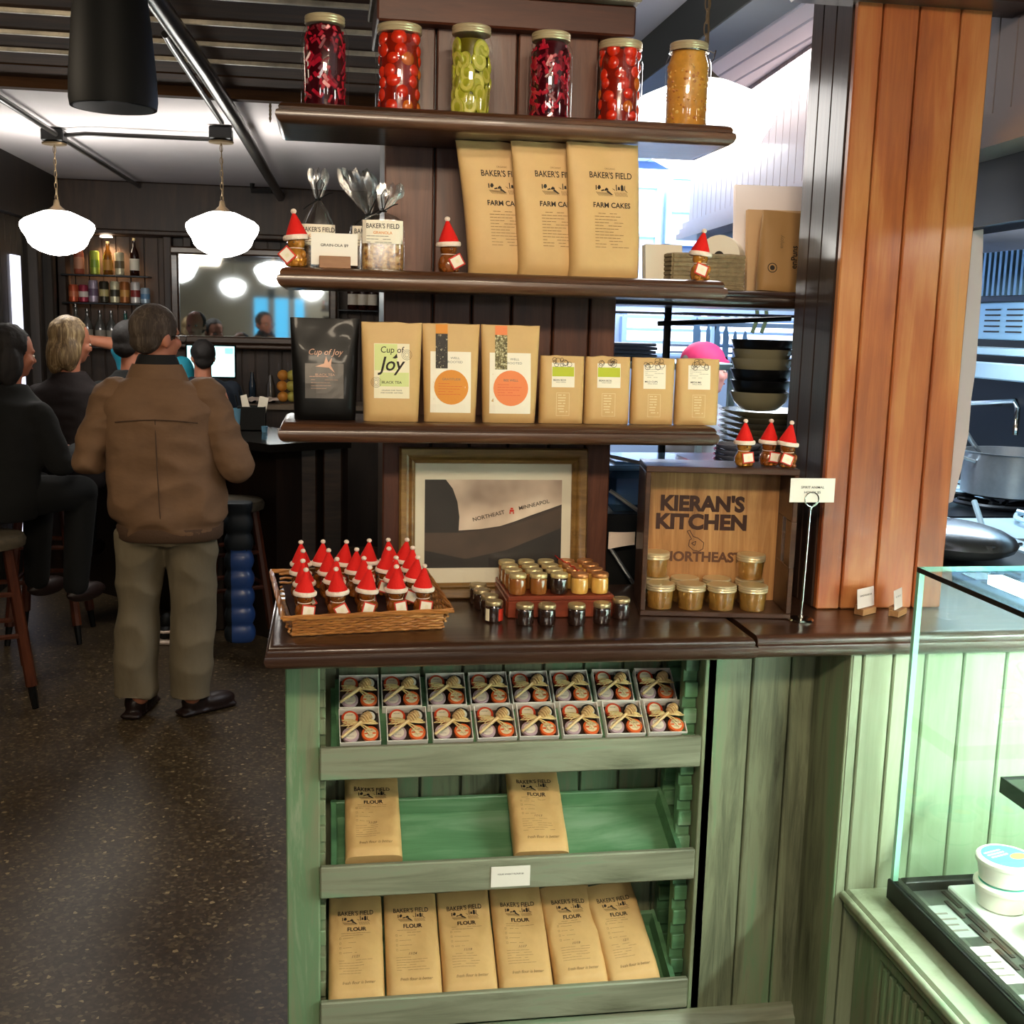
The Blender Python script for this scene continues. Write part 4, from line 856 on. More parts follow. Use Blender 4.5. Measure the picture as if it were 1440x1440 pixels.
# ---- wicker basket with honey bears
BX, BY, BW, BD = .078, 2.262, .305, .275
BM = T(BX+.0, BY, CT+.0008) @ RZ(R(7))
bk = empty('wicker_basket', (BX, BY, CT+.0008), (0, 0, R(7)), 'shallow rectangular wicker basket full of santa hatted honey bears', 'basket')
def wall(m, a, b, h0, h1, flare, nrm, rows=7):
    a = Vector(a); b = Vector(b); L = (b-a).length; n = int(L/.018)
    for r_ in range(rows):
        pts = []
        for i in range(n*3+1):
            t = i/(n*3); h = (h0+(h1-h0)*t)*(r_+.6)/rows; wv = math.cos(i*PI/3+(PI if r_ % 2 else 0))*.0022
            p = a.lerp(b, t)+Vector(nrm)*(flare*(r_+.6)/rows+wv); pts.append((p.x, p.y, h+.0008*math.sin(i*1.7+r_)))
        m.tube(pts, .0028, 6)
cor = [(-BW/2, 0), (BW/2, 0), (BW/2, BD), (-BW/2, BD)]; hh = [.040, .040, .066, .066]; nr = [(0, -1, 0), (1, 0, 0), (0, 1, 0), (-1, 0, 0)]
for i in range(4):
    m = MB(); j = (i+1) % 4; wall(m, (*cor[i], 0), (*cor[j], 0), hh[i], hh[j], .016, nr[i]); m.build('woven_side', wicker, bk)
m = MB(); rim = []
for i in range(4):
    j = (i+1) % 4
    for t in np.linspace(0, 1, 14)[:-1]:
        x = cor[i][0]+(cor[j][0]-cor[i][0])*t; y = cor[i][1]+(cor[j][1]-cor[i][1])*t; f = 1+.018/(BW/2)
        rim.append((x*f, (y-BD/2)*(1+.018/(BD/2))+BD/2, hh[i]+(hh[j]-hh[i])*t+.002))
rim.append(rim[0])
for k in range(3):
    m.tube([(x+.003*math.cos(i*.9+k*2.1), y+.003*math.cos(i*.9+k*2.1), z+.003*math.sin(i*.9+k*2.1)) for i, (x, y, z) in enumerate(rim)], .003, 6)
m.build('rim', wicker, bk)
m = MB(); m.bx(-BW/2, BW/2, 0, BD, 0, .005); m.build('woven_base', wicker, bk)
m = MB(); m.grid(lambda u, v: (-BW/2+.004+(BW-.008)*u, .004+(BD-.008)*v, .0225+.02*v+.002*noise.noise(Vector((u*9, v*9, 0)))), 20, 20); m.bx(-BW/2+.01, BW/2-.01, .01, BD-.01, .006, .018); m.build('liner', plain('dark_red_liner', '#2b0d0a', .8), bk)
n = 0
rn = ('front row', 'second row', 'third row', 'back row')
for r_ in range(4):
    for c in range(6 if r_ == 3 else 5):
        k = 6 if r_ == 3 else 5
        x = -BW/2+.032+(BW-.064)*c/(k-1)+random.uniform(-.004, .004)+(.006 if r_ % 2 else 0)*(1 if c < k-1 else -1); y = .030+r_*.0615+random.uniform(-.004, .004)
        p = BM @ Vector((x, y, .026+.02*r_/3)); bear(p.x, p.y, p.z, R(7)+random.uniform(-.35, .35), 'honey bear in a santa hat in the wicker basket, %s, %s from left' % (rn[r_], ('first', 'second', 'third', 'fourth', 'fifth', 'sixth')[c]), 'honey bears in the wicker basket', honey_deep, (0, 1, 2, 3, 0, 2)[(c+r_) % 6], 1.0); n += 1
# ---- gift boxes on the top tray
GB = None
lidc = [('#c8421f', '#e6d9b8'), ('#26211c', '#d6d0c0'), ('#b79aa0', '#d9cbb8'), ('#e0642c', '#e9cfa6')]
lm = [(plain('lid_rim_%d' % i, a, .4), plain('lid_label_%d' % i, b, .6)) for i, (a, b) in enumerate(lidc)]
card = plain('dark_kraft_insert', '#3d2a20', .7)
def gift_box():
    o = empty('gift_box', (0, 0, 0)); s = .0885; h = .026
    m = MB(); m.bx(-s/2, s/2, 0, s, 0, .002, 1)
    for a in ((-s/2, s/2, 0, .0016), (-s/2, s/2, s-.0016, s)): m.bx(a[0], a[1], a[2], a[3], 0, h, 0)
    for a in (-s/2, s/2-.0016): m.bx(a, a+.0016, .0016, s-.0016, 0, h, 0)
    m.bx(-s/2+.002, s/2-.002, .002, s-.002, .002, .006, 1); m.build('box', [white_card, card], o)
    for i, (x, y) in enumerate(((-.0205, .065), (.0215, .065), (-.0205, .022), (.0215, .022))):
        m = MB(); m.lathe([(.016, .006), (.0175, .008), (.0175, .020)], 20, 0); j = m.build('sample_jar', honey_deep, o, loc=(x, y, 0))
        m = MB(); m.lathe([(.0178, .018), (.0185, .0185), (.0185, .0245), (.0175, .0255)], 24, 0); m.lathe([(.0135, .0254), (.0130, .0262)], 22, 1)
        if i == 3: m.bx(-.0125, -.005, -.003, .001, .0262, .0264, 0); m.bx(.005, .0125, -.003, .001, .0262, .0264, 0)
        m.text('HONEY', .0045, T(0, .006, .0264), 2, 1, .01); m.text('ORGANIC', .003, T(0, -.006, .0264), 2, 1, .01)
        m.build('lid', [*lm[i], ink_grey], j)
    m = MB(); a = Vector((-.042, .002, .044)); b = Vector((.022, .058, .044)); d = (b-a).normalized(); u = Vector((-d.y, d.x, 0)); w = Vector((0, 0, 1))
    A = Matrix(((d.x, u.x, 0, a.x), (d.y, u.y, 0, a.y), (0, 0, 1, a.z), (0, 0, 0, 1)))
    L = (b-a).length; m.tube([(0, 0, 0), (L*.6, 0, 0), (L*.72, 0, 0)], .0034, 8, 0, A)
    B = A @ RY(PI/2)
    pr = [(.0028, L*.70)]; z = L*.72
    for k in range(5): f = math.sin(PI*(k+.9)/6.2)*.0045+.0072; pr += [(f-.001, z), (f, z+.0012), (f-.001, z+.0026), (f-.0055, z+.0030), (f-.0055, z+.0050)]; z += .0054
    pr.append((.003, z)); m.lathe(pr, 14, 0, B); m.build('honey_dipper', stick_wood, o)
    m = MB(); c = Vector((-.001, .040, .037)); rm = random.Random(3)
    for k in range(6):
        for s_ in (-1, 1):
            l = rm.uniform(.026, .044); th = rm.uniform(-.45, .25); wd = rm.uniform(.002, .005)
            pts = [c]
            for t in np.linspace(.15, 1, 6): pts.append(c+Vector((s_*l*t*math.cos(th), l*t*math.sin(th)+wd*math.sin(PI*t), .003*math.sin(PI*t)+.001*k)))
            for t in np.linspace(.85, .1, 5): pts.append(c+Vector((s_*l*t*math.cos(th), l*t*math.sin(th)-wd*math.sin(PI*t), .004*math.sin(PI*t)+.001*k)))
            m.tube(pts, .0009, 4, flat=1.5)
    for k in range(6):
        s_ = -1 if k % 2 else 1; l = rm.uniform(.025, .045); th = rm.uniform(-1.1, -.1); m.tube([c, c+Vector((s_*l*.5*math.cos(th), l*.5*math.sin(th), .004)), c+Vector((s_*l*math.cos(th), l*math.sin(th)+.006*math.sin(k), .002))], [.0016, .0014, .0006], 4, flat=2)
    m.ell(tuple(c), (.005, .005, .004), 8, 6)
    m.build('raffia_bow', raffia, o); return o
AT = T(.403, 2.398, .7185+.052) @ RX(R(36))
for r_ in range(2):
    for c in range(8):
        if GB is None: GB = o = gift_box()
        else: o = copy_tree(GB)
        x = -.385+.0492+c*.0983+(.003 if r_ == 0 else -.004); y = r_*.0905
        M_ = AT @ T(x+random.uniform(-.003, .003), y, .001) @ RZ(random.uniform(-.03, .03))
        o.matrix_world = M_; o.location = M_.translation; o.rotation_euler = M_.to_euler()
        tag(o, 'white gift box of four sample jars with raffia bow, %s row, %s from left' % (('front', 'back')[r_], ('first', 'second', 'third', 'fourth', 'fifth', 'sixth', 'seventh', 'eighth')[c]), 'gift box', 'gift boxes in the top tray')
m = MB(AT); m.bx(-.390, .388, -.0, .19, -.012, 0, 0, .002); tag(m.build('tray_liner', tray_green), 'sloping green backing board under the gift boxes in the top tray', 'board')
# ---- flour bags
flk = 0
def flour(x, tr, label, rz=0, tilt=0, wr=.005, seed=1, w=.127, h=.226, d=.058, up=.004, yo=.024):
    zb = (0, .447, .125)[tr]
    M_ = T(.403, 2.352+.017, zb+.002) @ RX(TA*.85) @ T(x, yo+d/2*math.sin(R(tilt)), .0095+d/2*math.cos(R(tilt))+up) @ RZ(rz) @ RX(-(PI/2-R(tilt)))
    o = empty('flour_bag', M_.translation, tuple(M_.to_euler()), label, 'flour bag', 'brown paper flour bags in the trays')
    b = Bag(w, h+.022, d, .30, seed, wr*1.5, bulge=.05, tw=.98); m = MB(); b.mesh(m, nz=34, nx=26); m.build('bag_body', kraft, o)
    m = MB(); q_ = b.pr
    bagtext(m, b, "BAKER'S FIELD", .0165, 0, h*.895, 0, .80, .012); farm_art(m, 0, h*.805, .068, b.pr(0, 0)); bagtext(m, b, 'FLOUR', .0135, .002, h*.715, 0, 1.05, .03); m.build('printed_label', [ink, ink_soft], o, smooth=False); m = MB()
    lines(m, .003, h*.67, .074, 2, .0055, b.pr(0, 0), 1, seed, .0009); lines(m, -.010, h*.615, .04, 4, .012, b.pr(0, 0), 1, seed+1, .0008)
    for k in range(4):
        for (xa, xb, za, zb_) in ((-.038, -.034, 0, .0006), (-.038, -.034, .004, .0046), (-.038, -.0375, 0, .0046), (-.0345, -.034, 0, .0046)): sheet(m, b, xa, xb, h*.61-k*.012+za, h*.61-k*.012+zb_, 1, .0008, 2)
    bagtext(m, b, ('11/21', '11/24', '11/19', '11/17', '11/19', '12/1', '11/20', '11/13')[seed % 8], .0085, -.002, h*.415, 0, 1, 0, .4)
    lines(m, 0, h*.375, .078, 6, .0062, b.pr(0, 0), 1, seed+2, .0008); bagtext(m, b, 'fresh flour is better', .0098, .004, h*.145, 1, .95, .004, .3)
    m.build('small_print', [ink, ink_soft], o, smooth=False)
    m = MB(); m.add([(-w*.42, -.0, -.0009), (w*.42, 0, -.0009), (w*.36, b.d*.26, -.001), (-w*.36, b.d*.26, -.001)], [(0, 1, 2, 3)]); m.build('bottom_fold', kraft_bright, o, smooth=False)
pos6 = [-.342, -.212, -.084, .045, .176, .302]; w6 = ('first from left beside the rail', 'second from left, creased', 'third from left', 'fourth from left', 'fifth from left', 'rightmost, leaning over')
for i, x in enumerate(pos6): flour(x, 2, 'printed brown flour bag in the bottom tray, '+w6[i], rz=(0, 0, 0, 0, .03, .10)[i], seed=i, tilt=13, wr=.0045)
flour(-.305, 1, 'printed brown flour bag at the left of the middle tray', rz=-.0, seed=6, tilt=6, yo=.046, h=.205, wr=.006)
flour(.072, 1, 'printed brown flour bag in the centre of the middle tray', rz=-.03, seed=7, tilt=9, yo=.036, h=.212, wr=.006)
p = atY(718, 1232, 2.350); price_card(p.x, 2.3500, .4555, .088, .048, ['YOUR WHEAT FLOUR $5'], 'white price card tacked to the front of the middle tray', size=.0048, rot=0)
# ================================================================== CEILING FITTINGS
def pendant(x, y, zc, r, top, label, mat=lamp_glass, group='opal schoolhouse pendant lamps', chain=True):
    o = empty('pendant_lamp', (x, y, zc), label=label, cat='pendant lamp', group=group); k = r/.18
    m = MB(SC(k, k, k*1.25)); m.lathe([(.062, .076), (.075, .072), (.11, .060), (.155, .044), (.178, .028), (.181, .014), (.172, -.006), (.152, -.030), (.142, -.052), (.122, -.070), (.085, -.086), (.04, -.098), (.004, -.101)], 36, 0); m.build('glass_globe', mat, o)
    m = MB(SC(k, k, k)); m.lathe([(.078, .074), (.074, .084), (.060, .092), (.035, .108), (.016, .125), (.012, .150), (.004, .155)], 28, 0); m.build('fitter', brass, o)
    L = top-zc; m = MB(); n = int((L-.17)/.028)
    for i in range(n):
        z = .15*k+i*(L-.02-.15*k)/n; s = (L-.02-.15*k)/n*.62
        A = T(0, 0, z+s*.7) @ RZ(PI/2*(i % 2)); m.tube([A @ Vector((.007*math.cos(a), 0, s*math.sin(a))) for a in np.linspace(0, 2*PI, 11)], .0018, 4)
    m.tube([(0.003, 0, .15*k), (.006, 0, L*.5), (0, 0, L-.01)], .0025, 5); m.build('chain', brass, o)
    m = MB(); m.lathe([(.060, L-.012), (.062, L-.004), (.045, L), (.004, L+.0)], 24, 0); m.build('canopy', brass, o)
    m = MB(); m.bx(-.055, .055, -.055, .055, L+.001, L+.062, 0, .006); m.build('junction_box', black_metal, o)
    return o
a = atY(81, 324, 6.45); b = atY(313, 326, 6.1)
pendant(a.x, 6.45, a.z, .185, CZ-.07, 'glowing opal pendant lamp at the far left by the bar shelves'); pendant(b.x, 6.1, b.z, .180, CZ-.07, 'glowing opal pendant lamp hanging in front of the bar mirror')
c = atY(987, 172, 2.95); pendant(c.x, 2.95, c.z, .185, CZ-.02, 'large glowing opal pendant lamp behind the right end of the top shelf', lamp_glass_kitchen)
for i, (x, y) in enumerate(((-1.5, -1.2), (.9, -1.6), (-.3, -2.9), (2.3, .5))): pendant(x, y, 2.12, .18, CZ-.07, 'added unseen opal pendant lamp in the room behind the viewer' if i < 3 else 'added unseen opal pendant lamp over the aisle at the right', lamp_glass, 'added opal pendant lamps outside the view')  # unseen lamps added for mirror reflections and to light the room
# conduit and pipes
P1 = lambda px, py, z: atZ(px, py, z)
m = MB(); z = CZ-.035
m.tube([atZ(-60, 100, z), atZ(66, 180, z), atZ(90, 196, z), atZ(205, 268, z)], .014, 10); tag(m.build('conduit', pipe_steel), 'thin dark conduit crossing the white ceiling at the left', 'pipe')
m = MB(); m.tube([atZ(92, 190, z), atZ(120, 188, z), atZ(300, 196, z), atZ(318, 197, z), atZ(322, 188, z)], .011, 8); tag(m.build('conduit', pipe_steel), 'thin dark conduit joining the two bar lamps', 'pipe')
m = MB(); z = CZ-.07
m.tube([atZ(205, -20, z), atZ(286, 96, z), atZ(330, 165, z), atZ(397, 282, z)], .030, 14); tag(m.build('ceiling_pipe', pipe_steel), 'thick dark steel pipe running back under the left ceiling', 'pipe')
m = MB(); m.tube([atZ(232, 48, z+.01), atZ(240, 62, z+.01), atZ(312, 172, z+.01)], .012, 10); tag(m.build('conduit', pipe_steel), 'thin conduit running beside the thick steel pipe', 'pipe')
m = MB(); m.tube([atZ(500, 0, 2.5), atZ(620, 10, 2.5), atZ(700, 32, 2.5)], .004, 6)
m = MB(); pp = [atZ(355, 268, CZ-.05), atZ(383, 268, CZ-.05)]; m.tube([pp[0]+Vector((0, 0, .06)), pp[0], pp[1]], .02, 8); tag(m.build('pipe_elbow', pipe_steel), 'short pipe elbow at the far end of the ceiling', 'pipe')
for px, y0, y1, lab in ((380, 133, 172, 'short chain hanging from the white ceiling left of the top shelf'),):
    t0 = atY(px, y0, 5.3); t1 = atY(px, y1, 5.3); m = MB()
    m.tube([t0, t1], .003, 5)
    for k in range(7): q = t0.lerp(t1, k/7); m.ell(tuple(q), (.006, .004, .012), 6, 4)
    tag(m.build('hanging_chain', brass), lab, 'chain')
# speaker
c = atY(160, 152, 3.2); o = empty('pendant_speaker', (c.x, 3.2, c.z), label='large black pendant loudspeaker hanging at the top left', cat='speaker')
m = MB(); m.lathe([(.100, .003), (.107, 0), (.110, .02), (.108, .08), (.098, .20), (.086, .31), (.080, .36)], 40, 0, cap=True); m.build('housing', black_plastic, o)
m = MB(); m.lathe([(.099, -.001), (.05, .001), (.002, .002)], 36, 0); m.build('grille', black_metal, o)
# ================================================================== BAR
def polybox(m, pts, z0, z1, mi=0): m.prism([(p[0], p[1]) for p in pts], z0, z1, mi)
br = empty('bar_counter', (0, 0, 0), label='dark bar counter with its corner towards the viewer at the left', cat='bar counter')
c0 = (-.285, 5.72); c1 = (-1.98, 7.50); c2 = (.115, 5.96)
m = MB(); polybox(m, [c0, c2, (.115, 6.5), (-.15, 6.45), (-1.94, 8.2), (-1.94, 7.46)], 1.03, 1.07); m.build('bar_top', plain('bar_top_black', '#161412', .16, coat=.6), br)
m = MB(); polybox(m, [(-.27, 5.98), (.10, 6.18), (.10, 6.42), (-.12, 6.4), (-1.93, 8.1), (-1.93, 7.69)], 0, 1.03); m.build('bar_front', bar_wood, br)
for px in (432, 468, 300, 398):
    p = atY(px, 700, 6.05 if px > 420 else 6.2)
    m = MB(); m.bx(p.x-.05, p.x+.05, p.y+ (.0), p.y+.18, 0, 1.03, 0, .008); m.build('pilaster', trim_wood if px > 420 else bar_wood, br)
bb = empty('back_bar', (0, 0, 0), label='long back bar worktop under the mirror', cat='cabinet')
m = MB(); m.bx(-1.86, .55, 8.45, 8.88, 1.02, 1.06, 0, .005); m.build('worktop', plain('backbar_top', '#7a6a58', .3, noise_amt=.2), bb)
m = MB(); m.bx(-1.86, .55, 8.5, 8.88, 0, 1.019); m.build('base', bar_wood, bb)
mi_ = empty('bar_mirror', (0, 0, 0), label='big wood framed mirror behind the bar reflecting the lamps', cat='mirror')
a = atY(251, 357, 8.86); b = atY(452, 476, 8.86); mx0, mx1, mz0, mz1 = a.x, .0, b.z, a.z
m = MB(); m.bx(mx0, mx1, 8.865, 8.875, mz0, mz1); m.build('mirror_glass', mirror_mat, mi_, smooth=False)
m = MB()
for (x0, x1, z0, z1) in ((mx0-.06, mx1+.06, mz1, mz1+.055), (mx0-.06, mx1+.06, mz0-.055, mz0), (mx0-.06, mx0, mz0, mz1), (mx1, mx1+.06, mz0, mz1)): m.bx(x0, x1, 8.83, 8.90, z0, z1, 0, .012); 
m.bx(mx0-.10, mx1+.1, 8.85, 8.92, mz0-.09, mz0-.055, 0, .01); m.build('frame', trim_wood, mi_)
m = MB(); m.bx(mx0-.1, mx1+.1, 8.99, 9.0, mz0-.1, mz1+.1)
# niche shelves, bottles and cans
NL = (atY(93, 420, 8.95).x, atY(214, 420, 8.95).x)
zs = [atY(150, y, 8.9).z for y in (387, 426, 487)]
for i, z in enumerate(zs):
    m = MB(); m.bx(NL[0], NL[1], 8.80, 8.97, z-.012, z, 0, .002); tag(m.build('niche_shelf', dark_steel if i < 2 else bar_wood), 'dark bottle shelf in the lit niche, '+('upper', 'middle', 'lower')[i], 'shelf', 'bottle shelves in the lit niche')
NR = (atY(476, 420, 8.95).x, atY(540, 420, 8.95).x)
zr = atY(510, 436, 8.9).z
m = MB(); m.bx(NR[0], NR[1]+.2, 8.80, 8.97, zr-.012, zr, 0, .002); tag(m.build('niche_shelf', dark_steel), 'dark bottle shelf at the right of the mirror', 'shelf')
m = MB(); m.lathe([(.045, 0), (.04, .012), (.004, .013)], 16, 0); p = atY(150, 334, 8.85); tag(m.build('niche_downlight', plain('niche_lamp', (1, .85, .65), .4, emis=8), loc=(p.x, 8.83, p.z)), 'small round downlight at the top of the bottle niche', 'lamp')
def bottle(px, z, h, r, col, lab, labcol='#e6ddc8', Y=8.88, cap_=None, label=None, group='bottles behind the bar'):
    x = atY(px, 400, Y).x; o = empty('bottle', (x, Y, z+.0008), label=label or lab, cat='bottle', group=group); m = MB()
    m.lathe([(r*.9, 0), (r, .006), (r, h*.55), (r*.75, h*.66), (r*.36, h*.76), (r*.32, h*.95), (r*.36, h*.97)], 16, 0); m.build('glass_body', col, o)
    m = MB(); m.lathe([(r*1.02, h*.14), (r*1.02, h*.45)], 16, 0, cap=False); m.build('label', plain('bottle_label_%d' % px, labcol, .5), o)
    m = MB(); m.lathe([(r*.38, h*.93), (r*.38, h)], 12, 0); m.build('cap', cap_ or gold_lid, o); return o
brown = plain('brown_glass', '#2a0f05', .1, coat=.8); amberg = plain('amber_glass', '#8c5416', .1, trans=.2, coat=.8); clearg = plain('spirit_glass', '#51504c', .06, coat=1); pinkg = plain('pink_bottle', '#a4553f', .3)
bottle(112, zs[0], .27, .036, pinkg, 'tall pink bottle at the left of the upper niche shelf', '#c78a6c'); bottle(153, zs[0], .24, .036, amberg, 'amber beer bottle in the middle of the upper niche shelf', '#c48d3e'); bottle(190, zs[0], .27, .034, brown, 'brown bottle with white label at the right of the upper niche shelf')
def can(px, z, h, c1, c2, label):
    x = atY(px, 400, 8.88).x; o = empty('drink_can', (x, 8.88, z+.0008), label=label, cat='can', group='drink cans behind the bar'); m = MB(); r = .034
    m.lathe([(r*.8, 0), (r, .006), (r, h-.012), (r*.82, h)], 18, 0); m.build('can_body', plain('can_%d' % px, c1, .35, metal=.3), o)
    m = MB(); m.lathe([(r*1.01, h*.3), (r*1.01, h*.62)], 18, 0, cap=False); m.build('printed_band', plain('canband_%d' % px, c2, .4), o)
can(134, zs[0], .17, '#9fae45', '#7c9a33', 'green can on the upper niche shelf'); can(169, zs[0], .165, '#cfc6a6', '#6a5c42', 'cream can on the upper niche shelf')
for px, h, c1, c2, l in ((103, .125, '#c65a38', '#d77a52', 'orange'), (117, .125, '#a3344a', '#e1d3c8', 'red and white'), (131, .16, '#b3a4b6', '#6d5770', 'lilac'), (146, .155, '#3a3428', '#c6b478', 'black and gold'), (161, .155, '#d8d2ae', '#3d3a2c', 'cream and black'), (175, .155, '#a1612f', '#d39a4e', 'copper'), (190, .155, '#e0dad4', '#8e2f2b', 'white and red'), (204, .115, '#a9bccb', '#5f8ab0', 'pale blue')):
    can(px, zs[1], h, c1, c2, l+' can on the middle niche shelf')
for i, px in enumerate((105, 121, 139, 155, 175, 192)): bottle(px, zs[2], (.30, .27, .26, .26, .26, .33)[i], .038, clearg if i != 4 else plain('green_glass', '#1d5d55', .1, coat=.8), '', '#8d867a', cap_=chrome, label='spirit bottle with pourer on the lower niche shelf, %s from left' % ('first', 'second', 'third', 'fourth', 'fifth', 'sixth')[i])
for i, px in enumerate((496, 510, 524)): bottle(px, zr, .26, .038, brown, '', '#ddd3c2', label='dark wine bottle with white label right of the mirror, %s' % ('left', 'middle', 'right')[i] + ' of three', cap_=black_plastic)
# till screen and clutter on the back bar
s0 = atY(263, 486, 8.0); s1 = atY(330, 530, 8.0)
ts = empty('till_screen', ((s0.x+s1.x)/2, 8.0, 1.07), label='glowing turquoise till screen on the bar beside the man', cat='screen'); w = (s1.x-s0.x)/2; z0, z1 = s1.z-1.07, s0.z-1.07
m = MB(); m.bx(-w-.012, w+.012, 0, .03, z0-.014, z1+.012, 0, .006); m.build('casing', black_plastic, ts)
m = MB(); m.bx(-w, w, -.003, -.0005, z0, z1, 0); m.bx(-w*.9, -w*.2, -.005, -.0035, z0+.02, z0+.05, 1); m.bx(w*.6, w*.95, -.005, -.0035, z1-.05, z1-.01, 1); m.build('screen', [screen_mat, plain('screen_green', (.2, .75, .55), .4, emis=1.1)], ts, smooth=False)
m = MB(); m.bx(-.05, .05, .0, .16, -.0, .015, 0, .004); m.bx(-.02, .02, .03, .05, .014, z0+.05); m.build('stand', black_plastic, ts)
m = MB(); m.bx(-1.1, -.45, 7.92, 8.25, 1.02, 1.069, 0, .004); m.bx(-1.05, -.5, 7.95, 8.2, 0, 1.02); tag(m.build('till_cabinet', bar_wood), 'dark cabinet under the till screen', 'cabinet')
def fruit_stack(px, col, n, lab):
    x = atY(px, 540, 8.2)
    o = empty('fruit_jar', (x.x, 8.6, 1.0608), label=lab, cat='jar of fruit'); m = MB(); m.lathe([(.045, 0), (.048, .004), (.048, .30)], 20, 0, cap=False); m.build('glass_cylinder', glass, o)
    for k in range(n): m = MB(); m.ell((.003*(-1)**k, 0, .047+k*.078), (.040, .040, .039), 14, 10); m.build('fruit', col, o)
fruit_stack(394, plain('orange_fruit', '#d98d33', .5), 3, 'tall clear cylinder of oranges on the back bar'); fruit_stack(408, plain('lime_fruit', '#b9ad4a', .5), 3, 'tall clear cylinder of lemons behind the black pouch')
p = atY(356, 590, 6.55); o = empty('caddy', (p.x, 6.45, 1.0708), label='black bar caddy with napkins and straws on the bar corner', cat='caddy')
m = MB(); m.bx(-.075, .075, -.05, .05, 0, .005); m.bx(-.075, .075, -.05, -.045, 0, .13); m.bx(-.075, .075, .045, .05, 0, .13); m.bx(-.075, -.07, -.045, .045, 0, .13); m.bx(.07, .075, -.045, .045, 0, .13); m.bx(-.003, .003, -.045, .045, 0, .12); m.build('box', black_plastic, o)
m = MB(); m.box((.03, 0, .13), (.05, .012, .12), 0, 0, RY(.2)); m.box((-.0, .01, .13), (.04, .01, .13), 0, 0, RY(-.25)); m.build('napkins', white_paper, o)
m = MB(); m.tube([(-.04, 0, .02), (-.07, 0, .22)], .004, 6); m.tube([(-.05, .02, .02), (-.09, .02, .19)], .004, 6); m.build('straws', black_metal, o)
p = atY(323, 560, 6.9)
for i, (px, h, r, lab) in enumerate(((331, .12, .03, 'tumbler with blue rim on the bar beside the man'), (372, .035, .018, 'tiny blue glass on the bar by the black caddy'))):
    q_ = atY(px, 600, 6.3); m = MB(); m.lathe([(r*.8, 0), (r, h), (r*.93, h), (r*.75, .004), (.002, .004)], 16, 0); tag(m.build('drinking_glass', plain('bar_glass_%d' % i, '#7fb4cf', .1, trans=.5, coat=.5), loc=(q_.x, 6.42 if i == 0 else 6.3, 1.0708)), lab, 'glass')
m = MB(); rm = random.Random(2)
m.grid(lambda u, v: (u*.26-.13, v*.14-.07, .012+.022*noise.noise(Vector((u*6, v*5, 0)))+.02*math.sin(u*3)*math.sin(v*3)), 16, 10); q_ = atY(366, 550, 8.55); tag(m.build('bar_towel', white_felt, loc=(q_.x, 8.58, 1.0708)), 'crumpled white towel on the back bar', 'towel')
for i, (px, h, r, c) in enumerate(((312, .10, .035, '#2d2a28'), (325, .16, .03, '#3b3733'), (337, .12, .03, '#59534b'), (354, .22, .026, '#24313f'), (380, .2, .035, '#4a443c'))):
    q_ = atY(px, 545, 8.6); m = MB(); m.lathe([(r*.9, 0), (r, .004), (r, h*.6), (r*.6, h*.8), (r*.45, h)], 14, 0); tag(m.build('bar_vessel', plain('vessel_%d' % i, c, .2, coat=.5), loc=(q_.x, 8.66, 1.0608)), ('short dark pot', 'dark shaker', 'small grey tumbler', 'tall blue black bottle', 'clear grey pitcher')[i]+' standing on the back bar', 'vessel')
# stools
def stool(x, y, label, top=.79, rz=0):
    o = empty('bar_stool', (x, y, 0), (0, 0, rz), label, 'stool', 'bar stools'); m = MB(); m.lathe([(.155, top-.05), (.175, top-.045), (.180, top-.02), (.170, top), (.12, top+.008), (.01, top+.01)], 28, 0); m.build('seat', plain('stool_cushion', '#4f4636', .8, noise_amt=.3, noise_scale=30), o) if 'stool_cushion' not in MATS else m.build('seat', MATS['stool_cushion'], o)
    for sx in (-1, 1):
        for sy in (-1, 1):
            m = MB(); m.tube([(sx*.10, sy*.10, top-.05), (sx*.165, sy*.165, .10)], [.022, .024], 8); l = m.build('leg', stool_wood, o)
            m = MB(); m.tube([(sx*.165, sy*.165, .10), (sx*.176, sy*.176, .001)], [.018, .014], 8); m.build('foot', black_metal, l)
    for z, f in ((.32, .145), (.5, .128)):
        for a, b in (((-1, -1), (1, -1)), ((1, -1), (1, 1)), ((1, 1), (-1, 1)), ((-1, 1), (-1, -1))):
            m = MB(); m.tube([(a[0]*f, a[1]*f, z), (b[0]*f, b[1]*f, z)], .012, 6); m.build('stretcher', stool_wood, o)
p = atZ(60, 870, 0)
stool(atY(61, 700, 6.1).x, 6.15, 'wooden bar stool with a padded seat under the blond woman', .80)
stool(atY(-40, 700, 5.0).x, 5.1, 'wooden bar stool cut off by the left picture edge', .74, .3)
stool(atY(330, 700, 6.05).x-.02, 5.95, 'wooden bar stool at the bar corner with a blue jacket over it', .76, .4)
